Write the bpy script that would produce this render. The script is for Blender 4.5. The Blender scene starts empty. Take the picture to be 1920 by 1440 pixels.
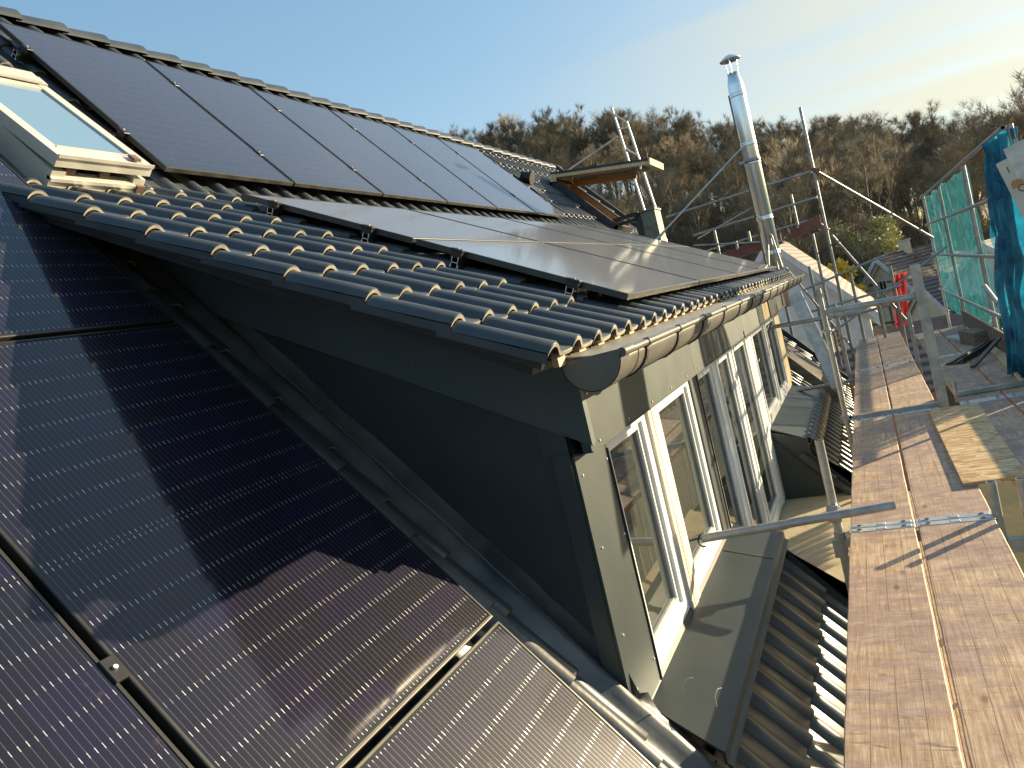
import bpy, math, random
from mathutils import Vector, Matrix, noise
C = bpy.context.scene.collection
SC = bpy.context.scene
R = math.radians
PI = math.pi
rnd = random.Random(7)

# ------------------------------------------------------------------ camera
cam_d = bpy.data.cameras.new('camera'); cam = bpy.data.objects.new('camera', cam_d); C.objects.link(cam)
cam_d.sensor_fit = 'HORIZONTAL'; cam_d.sensor_width = 36.0; cam_d.lens = 26.79
cam_d.clip_start = 0.05; cam_d.clip_end = 3000
_r = Vector((0.8813, 0.4090, -0.2368)); _f = Vector((-0.4333, 0.8992, -0.0610))
_r = (_r - _f*_r.dot(_f)/_f.length_squared).normalized(); _f = _f.normalized(); _u = _r.cross(_f)
CAM = Vector((2.488, -2.267, -0.373))
m = Matrix.Identity(4)
for i in range(3):
    m[i][0] = _r[i]; m[i][1] = _u[i]; m[i][2] = -_f[i]; m[i][3] = CAM[i]
cam.matrix_world = m
SC.camera = cam

# ------------------------------------------------------------------ sky, sun, exposure
SUN_EL, SUN_AZ = 12.0, 47.0          # azimuth from +X towards +Y
w = bpy.data.worlds.new('World'); SC.world = w; w.use_nodes = True
nt = w.node_tree; nt.nodes.clear()
def N(nt, typ, **kw):
    n = nt.nodes.new(typ)
    for k, v in kw.items(): setattr(n, k, v)
    return n
def L(nt, a, b): nt.links.new(a, b)
out = N(nt, 'ShaderNodeOutputWorld'); bg = N(nt, 'ShaderNodeBackground'); bg.inputs[1].default_value = 0.125
sky = N(nt, 'ShaderNodeTexSky'); sky.sky_type = 'NISHITA'; sky.sun_disc = False
sky.sun_elevation = R(SUN_EL); sky.sun_rotation = R(90-SUN_AZ)
sky.altitude = 200; sky.air_density = 1.0; sky.dust_density = 0.7; sky.ozone_density = 1.2
# thin high cloud streaks in the sky itself (by direction)
tc = N(nt, 'ShaderNodeTexCoord')
sep = N(nt, 'ShaderNodeSeparateXYZ'); L(nt, tc.outputs['Generated'], sep.inputs[0])
def M(nt, op, a, b=None, c=None):
    n = N(nt, 'ShaderNodeMath', operation=op)
    for i, x in enumerate((a, b, c)):
        if x is None: continue
        if isinstance(x, (int, float)): n.inputs[i].default_value = x
        else: L(nt, x, n.inputs[i])
    return n.outputs[0]
zz = M(nt, 'ADD', M(nt, 'MAXIMUM', sep.outputs[2], 0.0), 0.16)
px_ = M(nt, 'DIVIDE', sep.outputs[0], zz); py_ = M(nt, 'DIVIDE', sep.outputs[1], zz)
cmb = N(nt, 'ShaderNodeCombineXYZ'); L(nt, px_, cmb.inputs[0]); L(nt, py_, cmb.inputs[1])
mp = N(nt, 'ShaderNodeMapping'); mp.inputs['Rotation'].default_value = (0, 0, R(34)); mp.inputs['Scale'].default_value = (0.16, 0.75, 1)
mp.inputs['Location'].default_value = (0.3, 0.2, 0)
L(nt, cmb.outputs[0], mp.inputs[0])
nz = N(nt, 'ShaderNodeTexNoise'); nz.inputs['Scale'].default_value = 1.6; nz.inputs['Detail'].default_value = 5; nz.inputs['Roughness'].default_value = 0.5
L(nt, mp.outputs[0], nz.inputs['Vector'])
rp = N(nt, 'ShaderNodeValToRGB'); rp.color_ramp.elements[0].position = 0.45; rp.color_ramp.elements[1].position = 0.60
L(nt, nz.outputs[0], rp.inputs[0])
# clouds gather on the sunny side
sd = Vector((math.cos(R(SUN_AZ)), math.sin(R(SUN_AZ)), 0.1)).normalized()
dp = N(nt, 'ShaderNodeVectorMath', operation='DOT_PRODUCT'); L(nt, tc.outputs['Generated'], dp.inputs[0]); dp.inputs[1].default_value = sd
mr = N(nt, 'ShaderNodeMapRange'); mr.inputs[1].default_value = 0.42; mr.inputs[2].default_value = 0.80; L(nt, dp.outputs['Value'], mr.inputs[0])
mrb = N(nt, 'ShaderNodeMapRange'); mrb.inputs[1].default_value = 0.40; mrb.inputs[2].default_value = 0.95; L(nt, dp.outputs['Value'], mrb.inputs[0])
fac = M(nt, 'MULTIPLY', M(nt, 'MULTIPLY', rp.outputs[0], mr.outputs[0]), 0.85)
cloud = N(nt, 'ShaderNodeMix', data_type='RGBA'); cloud.inputs[6].default_value = (1.25, 1.42, 1.42, 1); cloud.inputs[7].default_value = (2.35, 2.22, 1.62, 1)
L(nt, mrb.outputs[0], cloud.inputs[0])
mx = N(nt, 'ShaderNodeMix', data_type='RGBA'); L(nt, fac, mx.inputs[0]); gm = N(nt, 'ShaderNodeGamma'); gm.inputs[1].default_value = 0.48; L(nt, sky.outputs[0], gm.inputs[0]); hs_ = N(nt, 'ShaderNodeHueSaturation'); hs_.inputs['Saturation'].default_value = 1.78; L(nt, gm.outputs[0], hs_.inputs['Color']); L(nt, hs_.outputs[0], mx.inputs[6]); L(nt, cloud.outputs[2], mx.inputs[7])
L(nt, mx.outputs[2], bg.inputs[0]); L(nt, bg.outputs[0], out.inputs[0])
sl = bpy.data.lights.new('sun', 'SUN'); sl.energy = 3.9; sl.angle = R(0.53); sl.color = (1.0, 0.81, 0.51)
sun = bpy.data.objects.new('sun', sl); C.objects.link(sun)
sdir = Vector((math.cos(R(SUN_AZ))*math.cos(R(SUN_EL)), math.sin(R(SUN_AZ))*math.cos(R(SUN_EL)), math.sin(R(SUN_EL))))
sun.rotation_euler = (-sdir).to_track_quat('-Z', 'Y').to_euler(); sun.location = sdir*40
vs = SC.view_settings; vs.view_transform = 'Standard'; vs.look = 'None'; vs.exposure = 1.85; vs.gamma = 1.0

# ------------------------------------------------------------------ materials
def mat(name):
    m = bpy.data.materials.new(name); m.use_nodes = True; t = m.node_tree
    b = t.nodes['Principled BSDF']
    return m, t, b
def setp(b, col=None, rough=None, metal=None, spec=None, coat=None, coatr=None, ior=None):
    I = b.inputs
    if col is not None: I['Base Color'].default_value = (*col, 1)
    if rough is not None: I['Roughness'].default_value = rough
    if metal is not None: I['Metallic'].default_value = metal
    if spec is not None: I['Specular IOR Level'].default_value = spec
    if coat is not None: I['Coat Weight'].default_value = coat
    if coatr is not None: I['Coat Roughness'].default_value = coatr
    if ior is not None: I['IOR'].default_value = ior
def ramp(t, fac, stops):
    r = N(t, 'ShaderNodeValToRGB'); e = r.color_ramp.elements
    while len(e) < len(stops): e.new(0.5)
    for i, (p, c) in enumerate(stops): e[i].position = p; e[i].color = (*c, 1)
    L(t, fac, r.inputs[0]); return r.outputs[0]
def objco(t, scale=(1, 1, 1), rot=(0, 0, 0), rand=False):
    tc = N(t, 'ShaderNodeTexCoord'); mp = N(t, 'ShaderNodeMapping')
    mp.inputs['Scale'].default_value = scale; mp.inputs['Rotation'].default_value = rot
    if rand:
        oi = N(t, 'ShaderNodeObjectInfo'); va = N(t, 'ShaderNodeVectorMath', operation='SCALE')
        cb = N(t, 'ShaderNodeCombineXYZ'); L(t, oi.outputs['Random'], cb.inputs[0]); L(t, oi.outputs['Random'], cb.inputs[1]); L(t, oi.outputs['Random'], cb.inputs[2])
        L(t, cb.outputs[0], va.inputs[0]); va.inputs['Scale'].default_value = 37.0
        ad = N(t, 'ShaderNodeVectorMath', operation='ADD'); L(t, tc.outputs['Object'], ad.inputs[0]); L(t, va.outputs[0], ad.inputs[1])
        L(t, ad.outputs[0], mp.inputs[0])
    else: L(t, tc.outputs['Object'], mp.inputs[0])
    return mp.outputs[0]
def noise_n(t, vec, scale, detail=4, rough=0.55, dist=0):
    n = N(t, 'ShaderNodeTexNoise'); n.inputs['Scale'].default_value = scale; n.inputs['Detail'].default_value = detail
    n.inputs['Roughness'].default_value = rough; n.inputs['Distortion'].default_value = dist
    L(t, vec, n.inputs['Vector']); return n.outputs[0]
def bump(t, b, h, strength=0.3, dist=0.01):
    n = N(t, 'ShaderNodeBump'); n.inputs['Strength'].default_value = strength; n.inputs['Distance'].default_value = dist
    L(t, h, n.inputs['Height']); L(t, n.outputs[0], b.inputs['Normal'])
def simple(name, c0, c1, scale=6, rough=0.5, metal=0.0, spec=0.5, bmp=0.0, rv=0.1, stretch=(1, 1, 1), p0=0.35, p1=0.65, rand=False, bd=0.01):
    m, t, b = mat(name); setp(b, c0, rough, metal, spec)
    v = objco(t, stretch, rand=rand); n = noise_n(t, v, scale)
    L(t, ramp(t, n, [(p0, c0), (p1, c1)]), b.inputs['Base Color'])
    if rv:
        r = N(t, 'ShaderNodeMapRange'); r.inputs[3].default_value = rough-rv; r.inputs[4].default_value = rough+rv
        L(t, noise_n(t, v, scale*2.3), r.inputs[0]); L(t, r.outputs[0], b.inputs['Roughness'])
    if bmp: bump(t, b, noise_n(t, v, scale*4), bmp, bd)
    return m
MT = {}
MT['tile'] = simple('roof_tile_anthracite', (0.032, 0.040, 0.048), (0.052, 0.060, 0.068), 5, 0.35, 0, 0.55, 0.10, 0.09, rand=False, bd=0.004)
MT['edge'] = simple('roof_tile_cut_edge', (0.21, 0.19, 0.155), (0.36, 0.33, 0.275), 14, 0.7, 0, 0.4, 0.1)
MT['clad'] = simple('anthracite_sheet', (0.034, 0.047, 0.052), (0.046, 0.058, 0.060), 2.5, 0.42, 0.30, 0.5, 0.05, 0.05, bd=0.003)
MT['barge'] = simple('anthracite_painted_sheen', (0.055, 0.076, 0.086), (0.068, 0.088, 0.096), 2.5, 0.45, 0.10, 0.5, 0.05, 0.05, bd=0.003)  # same cladding as the cheek, its reflection painted in as a lighter base
MT['gutter'] = simple('anthracite_gutter', (0.080, 0.080, 0.070), (0.125, 0.122, 0.105), 4, 0.40, 0.0, 0.5, 0.03, 0.06)
MT['lead'] = simple('lead_flashing', (0.06, 0.065, 0.07), (0.13, 0.13, 0.125), 4, 0.42, 0.2, 0.5, 0.25, 0.10, bd=0.008)
MT['steel'] = simple('galvanised_tube', (0.26, 0.27, 0.27), (0.42, 0.42, 0.40), 9, 0.46, 0.55, 0.5, 0.15, 0.1, rand=True, bd=0.003)
MT['steel_bright'] = simple('galvanised_strip', (0.42, 0.44, 0.45), (0.60, 0.61, 0.61), 12, 0.45, 0.6, 0.5, 0.1, 0.1, rand=True, bd=0.003)
MT['dark_steel'] = simple('dark_iron', (0.03, 0.03, 0.032), (0.06, 0.06, 0.06), 9, 0.5, 0.3, 0.5)
MT['alu'] = simple('mill_aluminium', (0.70, 0.71, 0.72), (0.82, 0.82, 0.82), 9, 0.45, 0.6, 0.5)
MT['frame'] = simple('black_anodised_frame', (0.055, 0.055, 0.055), (0.075, 0.074, 0.070), 5, 0.42, 0.75, 0.5, 0, 0.05)
MT['black'] = simple('black_plastic', (0.010, 0.010, 0.011), (0.018, 0.018, 0.018), 8, 0.45, 0, 0.5)
MT['white'] = simple('white_window_profile', (0.72, 0.72, 0.70), (0.82, 0.82, 0.80), 4, 0.32, 0, 0.5, 0, 0.06)
MT['gasket'] = simple('grey_gasket', (0.22, 0.23, 0.24), (0.30, 0.31, 0.32), 6, 0.5)
MT['cream'] = simple('pale_coated_aluminium', (0.46, 0.45, 0.42), (0.56, 0.55, 0.51), 4, 0.35, 0.2, 0.5, 0, 0.06)
MT['foam'] = simple('eave_comb_strip', (0.34, 0.24, 0.15), (0.46, 0.36, 0.24), 30, 0.7)
MT['zinc'] = simple('dull_zinc', (0.10, 0.11, 0.085), (0.19, 0.20, 0.155), 9, 0.45, 0.2)
MT['eave'] = simple('eave_flashing', (0.30, 0.27, 0.21), (0.36, 0.33, 0.27), 4, 0.42, 0.3, 0.5)
MT['pine'] = simple('pine_wood', (0.36, 0.17, 0.07), (0.50, 0.27, 0.12), 6, 0.5, 0, 0.4, 0.1, 0.1, stretch=(0.4, 4, 4))
MT['raw_wood'] = simple('raw_timber', (0.55, 0.42, 0.24), (0.70, 0.56, 0.34), 5, 0.7, 0, 0.3, 0.2, 0.1, stretch=(4, 4, 0.5))
MT['cream_wood'] = simple('pale_timber', (0.58, 0.50, 0.40), (0.72, 0.65, 0.54), 6, 0.6, 0, 0.3, 0.15, 0.1, stretch=(5, 5, 0.4))
MT['grey_wood'] = simple('weathered_board', (0.14, 0.115, 0.095), (0.26, 0.22, 0.18), 6, 0.7, 0, 0.3, 0.3, 0.1, stretch=(0.6, 5, 5))
MT['red_wood'] = simple('red_film_board', (0.16, 0.055, 0.045), (0.25, 0.10, 0.08), 4, 0.55, 0, 0.4, 0.1)
MT['render_white'] = simple('white_render', (0.50, 0.49, 0.48), (0.60, 0.59, 0.58), 3, 0.8, 0, 0.3, 0.1)
MT['render_cream'] = simple('cream_render', (0.50, 0.44, 0.33), (0.62, 0.55, 0.42), 3, 0.8, 0, 0.3, 0.1)
MT['timber_dark'] = simple('dark_timber', (0.10, 0.06, 0.045), (0.16, 0.10, 0.075), 5, 0.7)
MT['brick_red'] = simple('red_brown_wall', (0.22, 0.11, 0.085), (0.30, 0.17, 0.13), 9, 0.8)
MT['bark'] = simple('bark', (0.16, 0.135, 0.11), (0.30, 0.26, 0.21), 3, 0.85, 0, 0.3, 0.3, 0.05, stretch=(3, 3, 0.5), rand=True)
MT['twig'] = simple('bare_twigs', (0.165, 0.132, 0.085), (0.27, 0.222, 0.145), 0.35, 0.8, 0, 0.3, 0, 0, rand=True)
MT['leaf'] = simple('young_leaves', (0.34, 0.32, 0.10), (0.50, 0.46, 0.17), 0.8, 0.6, 0, 0.3, 0, 0, rand=True)
MT['evergreen'] = simple('evergreen_leaves', (0.045, 0.05, 0.025), (0.09, 0.09, 0.045), 0.8, 0.6, 0, 0.3, 0, 0, rand=True)
MT['blossom'] = simple('yellow_blossom', (0.55, 0.33, 0.03), (0.72, 0.50, 0.06), 2, 0.6, 0, 0.3, 0, 0)
MT['leaf_litter'] = simple('leaf_litter', (0.055, 0.042, 0.026), (0.12, 0.085, 0.05), 0.6, 0.9, 0, 0.2, 0.4, 0.03, bd=0.3)
MT['ground'] = simple('meadow_ground', (0.045, 0.055, 0.02), (0.13, 0.10, 0.055), 0.25, 0.9, 0, 0.2, 0.3, 0.03, bd=0.1)

def stainless():
    m, t, b = mat('polished_stainless'); setp(b, (0.90, 0.90, 0.89), 0.3, 1.0)
    v = objco(t, (1, 1, 0.25)); n = noise_n(t, v, 5, 3)
    r = N(t, 'ShaderNodeMapRange'); r.inputs[3].default_value = 0.26; r.inputs[4].default_value = 0.40
    L(t, n, r.inputs[0]); L(t, r.outputs[0], b.inputs['Roughness']); bump(t, b, n, 0.05, 0.01)
    return m
MT['stainless'] = stainless()
def glass(name, base, ior, rough=0.012):
    m, t, b = mat(name); setp(b, base, rough, 0, 0.5, ior=ior)
    n = noise_n(t, objco(t), 1.3, 2); bump(t, b, n, 0.02, 0.02)
    return m
MT['pane'] = glass('window_pane', (0.035, 0.040, 0.036), 2.5)
MT['pane_sky'] = glass('roof_window_pane', (0.15, 0.25, 0.36), 3.2)  # blue base colour paints in the sky reflected by the glass

def solar(name='solar_cells_under_glass', ribbon=1.0, sheen=0.16):
    m, t, b = mat(name)
    tc = N(t, 'ShaderNodeTexCoord'); s = N(t, 'ShaderNodeSeparateXYZ'); L(t, tc.outputs['Object'], s.inputs[0])
    u0, v0 = s.outputs[0], s.outputs[1]
    PU, PV, WB = 0.0925, 0.1845, 0.01845
    # two half strings with a gap in the middle
    mid = M(t, 'GREATER_THAN', u0, 0.861)
    us = M(t, 'SUBTRACT', M(t, 'SUBTRACT', u0, 0.0205), M(t, 'MULTIPLY', mid, 0.016))
    vs_ = M(t, 'SUBTRACT', v0, 0.0135)
    def tri(x, p):   # distance in metres to the nearest multiple of p
        f = M(t, 'FRACT', M(t, 'ADD', M(t, 'DIVIDE', x, p), 0.5)); return M(t, 'MULTIPLY', M(t, 'ABSOLUTE', M(t, 'SUBTRACT', f, 0.5)), p)
    drow = tri(us, PU); dcol = tri(vs_, PV); dw = tri(M(t, 'ADD', vs_, WB*0.5), WB)
    wire = M(t, 'LESS_THAN', dw, 0.0004)
    dash = M(t, 'MULTIPLY', M(t, 'LESS_THAN', dw, 0.00095), M(t, 'LESS_THAN', drow, 0.0075))
    gapr = M(t, 'LESS_THAN', drow, 0.0009); gapc = M(t, 'LESS_THAN', dcol, 0.0011)
    midg = M(t, 'LESS_THAN', M(t, 'ABSOLUTE', M(t, 'SUBTRACT', u0, 0.861)), 0.0035)
    edge = M(t, 'MAXIMUM', M(t, 'MAXIMUM', M(t, 'LESS_THAN', us, 0), M(t, 'GREATER_THAN', us, 18*PU)), M(t, 'MAXIMUM', M(t, 'LESS_THAN', vs_, 0), M(t, 'GREATER_THAN', vs_, 6*PV)))
    # finger sheen: cells differ a little from one to the next
    cid = N(t, 'ShaderNodeCombineXYZ'); L(t, M(t, 'FLOOR', M(t, 'DIVIDE', us, PU)), cid.inputs[0]); L(t, M(t, 'FLOOR', M(t, 'DIVIDE', vs_, PV)), cid.inputs[1])
    oi = N(t, 'ShaderNodeObjectInfo'); L(t, M(t, 'MULTIPLY', oi.outputs['Random'], 91.0), cid.inputs[2])
    wn = N(t, 'ShaderNodeTexWhiteNoise', noise_dimensions='3D'); L(t, cid.outputs[0], wn.inputs['Vector'])
    cell = ramp(t, wn.outputs['Value'], [(0.0, (0.003, 0.004, 0.014)), (0.5, (0.004, 0.0045, 0.012)), (1.0, (0.005, 0.0045, 0.022))])
    def mixc(f, a, bcol):
        n = N(t, 'ShaderNodeMix', data_type='RGBA'); L(t, f, n.inputs[0])
        if isinstance(a, tuple): n.inputs[6].default_value = (*a, 1)
        else: L(t, a, n.inputs[6])
        n.inputs[7].default_value = (*bcol, 1); return n.outputs[2]
    c = mixc(wire, cell, (0.15, 0.15, 0.165))
    c = mixc(M(t, 'MAXIMUM', gapr, gapc), c, (0.004, 0.004, 0.005))
    
    dv = N(t, 'ShaderNodeTexWhiteNoise', noise_dimensions='3D'); dvc = N(t, 'ShaderNodeCombineXYZ'); L(t, M(t, 'ROUND', M(t, 'DIVIDE', us, PU)), dvc.inputs[0]); L(t, M(t, 'FLOOR', M(t, 'DIVIDE', vs_, WB)), dvc.inputs[1]); L(t, M(t, 'MULTIPLY', oi.outputs['Random'], 91.0), dvc.inputs[2]); L(t, dvc.outputs[0], dv.inputs['Vector'])
    dash = M(t, 'MULTIPLY', dash, M(t, 'ADD', 0.2*ribbon, M(t, 'MULTIPLY', dv.outputs['Value'], 0.6*ribbon)))
    L(t, M(t, 'MAXIMUM', M(t, 'MULTIPLY', wire, 0.6), dash), b.inputs['Metallic'])
    c = mixc(dash, c, (0.82, 0.84, 0.86)); c = mixc(midg, c, (0.005, 0.005, 0.006)); c = mixc(edge, c, (0.006, 0.006, 0.007))
    # thin dust film and dried spots on the glass
    v = objco(t, (1, 1, 1), rand=True); d1 = noise_n(t, v, 2.2, 5, 0.6); d2 = noise_n(t, v, 19, 3, 0.6)
    spots = ramp(t, d2, [(0.66, (0, 0, 0)), (0.75, (1, 1, 1))])
    dust = M(t, 'ADD', M(t, 'MULTIPLY', d1, 0.014), M(t, 'MULTIPLY', spots, 0.05))
    n = N(t, 'ShaderNodeMix', data_type='RGBA'); L(t, dust, n.inputs[0]); L(t, c, n.inputs[6]); n.inputs[7].default_value = (0.50, 0.33, 0.25, 1)
    L(t, n.outputs[2], b.inputs['Base Color'])
    setp(b, None, 0.40, None, 0.065, 1.0, 0.05)
    rr = N(t, 'ShaderNodeMapRange'); rr.inputs[3].default_value = 0.04; rr.inputs[4].default_value = 0.11; L(t, d1, rr.inputs[0]); L(t, rr.outputs[0], b.inputs['Coat Roughness'])
    b.inputs['Coat IOR'].default_value = 1.50; b.inputs['Sheen Weight'].default_value = sheen; b.inputs['Sheen Roughness'].default_value = 0.35; b.inputs['Sheen Tint'].default_value = (0.80, 0.86, 1.0, 1)
    return m
MT['solar'] = solar(); MT['solar_plain'] = solar('solar_cells_faint_ribbons', 0.3, 0.30)

def deckwood():
    m, t, b = mat('worn_scaffold_plank')
    vr = objco(t, (1, 1, 1), rand=True)
    va = N(t, 'ShaderNodeMapping'); va.inputs['Scale'].default_value = (14, 0.7, 14); L(t, vr, va.inputs[0])
    grain = noise_n(t, va.outputs[0], 6, 6, 0.65, 0.6)
    big = noise_n(t, vr, 1.3, 8, 0.68, 0.4); mid = noise_n(t, vr, 11, 8, 0.7)
    vb = N(t, 'ShaderNodeMapping'); vb.inputs['Scale'].default_value = (3.2, 16, 3); L(t, vr, vb.inputs[0])
    cross = noise_n(t, vb.outputs[0], 1.6, 4, 0.6, 0.8)
    tan = ramp(t, M(t, 'ADD', M(t, 'MULTIPLY', grain, 0.6), M(t, 'MULTIPLY', mid, 0.4)), [(0.34, (0.26, 0.165, 0.11)), (0.48, (0.45, 0.31, 0.205)), (0.62, (0.63, 0.475, 0.335))])
    film = ramp(t, M(t, 'ADD', M(t, 'MULTIPLY', cross, 0.5), M(t, 'MULTIPLY', mid, 0.5)), [(0.36, (0.24, 0.155, 0.13)), (0.5, (0.34, 0.235, 0.20)), (0.64, (0.48, 0.36, 0.30))])
    f = ramp(t, M(t, 'ADD', M(t, 'MULTIPLY', big, 0.6), M(t, 'MULTIPLY', noise_n(t, vb.outputs[0], 0.55, 6, 0.7, 0.5), 0.4)), [(0.475, (0, 0, 0)), (0.53, (0.80, 0.80, 0.80))])
    n = N(t, 'ShaderNodeMix', data_type='RGBA'); L(t, f, n.inputs[0]); L(t, tan, n.inputs[6]); L(t, film, n.inputs[7])
    # board laminations and short cross scuffs
    tc = N(t, 'ShaderNodeTexCoord'); s = N(t, 'ShaderNodeSeparateXYZ'); L(t, tc.outputs['Object'], s.inputs[0])
    wob = M(t, 'MULTIPLY', M(t, 'SUBTRACT', noise_n(t, va.outputs[0], 0.7, 2), 0.5), 0.016)
    xx = M(t, 'ADD', s.outputs[0], wob)
    fr = M(t, 'ABSOLUTE', M(t, 'SUBTRACT', M(t, 'FRACT', M(t, 'DIVIDE', xx, 0.083)), 0.5))
    crack = M(t, 'MULTIPLY', M(t, 'GREATER_THAN', fr, 0.484), M(t, 'GREATER_THAN', noise_n(t, vr, 1.1, 2), 0.46))
    scuff = ramp(t, cross, [(0.60, (0, 0, 0)), (0.70, (1, 1, 1))])
    dk = M(t, 'MAXIMUM', M(t, 'MULTIPLY', crack, 0.75), M(t, 'MULTIPLY', scuff, 0.45))
    n2 = N(t, 'ShaderNodeMix', data_type='RGBA'); L(t, dk, n2.inputs[0]); L(t, n.outputs[2], n2.inputs[6]); n2.inputs[7].default_value = (0.07, 0.042, 0.034, 1)
    # knots
    vk = N(t, 'ShaderNodeTexVoronoi'); vkm = N(t, 'ShaderNodeMapping'); vkm.inputs['Scale'].default_value = (5.5, 2.2, 5.5); L(t, vr, vkm.inputs[0]); L(t, vkm.outputs[0], vk.inputs['Vector']); vk.inputs['Scale'].default_value = 1.0
    kf = ramp(t, vk.outputs['Distance'], [(0.05, (0.7, 0.7, 0.7)), (0.10, (0, 0, 0))])
    n3 = N(t, 'ShaderNodeMix', data_type='RGBA'); L(t, kf, n3.inputs[0]); L(t, n2.outputs[2], n3.inputs[6]); n3.inputs[7].default_value = (0.13, 0.065, 0.04, 1)
    L(t, n3.outputs[2], b.inputs['Base Color']); setp(b, None, 0.68, 0, 0.35)
    bump(t, b, M(t, 'SUBTRACT', M(t, 'ADD', grain, M(t, 'MULTIPLY', mid, 0.6)), dk), 0.35, 0.004)
    return m
MT['deck'] = deckwood()
def osb():
    m, t, b = mat('osb_flakes')
    v = objco(t); mpn = N(t, 'ShaderNodeMapping'); mpn.inputs['Scale'].default_value = (16, 62, 10); mpn.inputs['Rotation'].default_value = (0, 0, 0.4); L(t, v, mpn.inputs[0])
    ds = noise_n(t, v, 9, 3); av = N(t, 'ShaderNodeVectorMath', operation='ADD'); L(t, mpn.outputs[0], av.inputs[0])
    cb = N(t, 'ShaderNodeCombineXYZ'); L(t, M(t, 'MULTIPLY', ds, 5.0), cb.inputs[0]); L(t, M(t, 'MULTIPLY', ds, 3.0), cb.inputs[1]); L(t, cb.outputs[0], av.inputs[1])
    vo = N(t, 'ShaderNodeTexVoronoi'); vo.inputs['Scale'].default_value = 1.0; L(t, av.outputs[0], vo.inputs['Vector'])
    s = N(t, 'ShaderNodeSeparateColor'); L(t, vo.outputs['Color'], s.inputs[0])
    c = ramp(t, s.outputs[0], [(0.0, (0.28, 0.16, 0.07)), (0.35, (0.48, 0.31, 0.15)), (0.7, (0.60, 0.42, 0.22)), (1.0, (0.74, 0.57, 0.33))])
    L(t, c, b.inputs['Base Color']); setp(b, None, 0.6, 0, 0.4); bump(t, b, s.outputs[1], 0.3, 0.003)
    return m
MT['osb'] = osb()
def balcony():
    m, t, b = mat('balcony_sheathing')
    v = objco(t); n1 = noise_n(t, v, 4, 5, 0.6, 0.5); s = ramp(t, n1, [(0.35, (0.50, 0.42, 0.28)), (0.65, (0.62, 0.54, 0.38))])
    L(t, s, b.inputs['Base Color']); setp(b, None, 0.6, 0, 0.4); bump(t, b, n1, 0.3, 0.03); return m
MT['sheathing'] = balcony()
def net(name, c0, c1, op):
    m, t, b = mat(name); v = objco(t)
    n1 = noise_n(t, v, 7, 4, 0.6); col = ramp(t, n1, [(0.35, c0), (0.65, c1)])
    L(t, col, b.inputs['Base Color']); setp(b, None, 0.35, 0, 0.6)
    tr = N(t, 'ShaderNodeBsdfTranslucent'); L(t, col, tr.inputs[0])
    m1 = N(t, 'ShaderNodeMixShader'); m1.inputs[0].default_value = 0.55; L(t, b.outputs[0], m1.inputs[1]); L(t, tr.outputs[0], m1.inputs[2])
    tp = N(t, 'ShaderNodeBsdfTransparent'); m2 = N(t, 'ShaderNodeMixShader')
    L(t, ramp(t, noise_n(t, v, 3, 3), [(0.35, (op-0.14,)*3), (0.65, (op+0.1,)*3)]), m2.inputs[0])
    L(t, tp.outputs[0], m2.inputs[1]); L(t, m1.outputs[0], m2.inputs[2])
    o = t.nodes['Material Output']; L(t, m2.outputs[0], o.inputs[0]); return m
MT['teal_net'] = net('teal_safety_net', (0.008, 0.095, 0.13), (0.025, 0.18, 0.23), 0.66)
MT['blue_net'] = net('blue_safety_net', (0.004, 0.085, 0.19), (0.012, 0.23, 0.38), 0.86)
MT['red_net'] = net('red_netting', (0.60, 0.03, 0.035), (0.80, 0.10, 0.09), 0.95)
def housetile():
    m, t, b = mat('brown_roof_tiles'); tc = N(t, 'ShaderNodeTexCoord'); wv = N(t, 'ShaderNodeTexWave'); wv.bands_direction = 'Z'
    wv.inputs['Scale'].default_value = 1.6; wv.inputs['Distortion'].default_value = 0.6; L(t, tc.outputs['Object'], wv.inputs['Vector'])
    L(t, ramp(t, wv.outputs[0], [(0.1, (0.05, 0.035, 0.03)), (0.5, (0.14, 0.10, 0.085)), (1, (0.20, 0.15, 0.125))]), b.inputs['Base Color']); setp(b, None, 0.6); return m
MT['house_tile'] = housetile()
def stained():
    m, t, b = mat('red_stained_timber'); v = objco(t, (6, 6, 0.35)); n1 = noise_n(t, v, 3.0, 5, 0.7)
    L(t, ramp(t, n1, [(0.40, (0.70, 0.60, 0.50)), (0.52, (0.58, 0.36, 0.27)), (0.62, (0.46, 0.17, 0.10))]), b.inputs['Base Color']); setp(b, None, 0.6); return m
MT['stained'] = stained()
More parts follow.
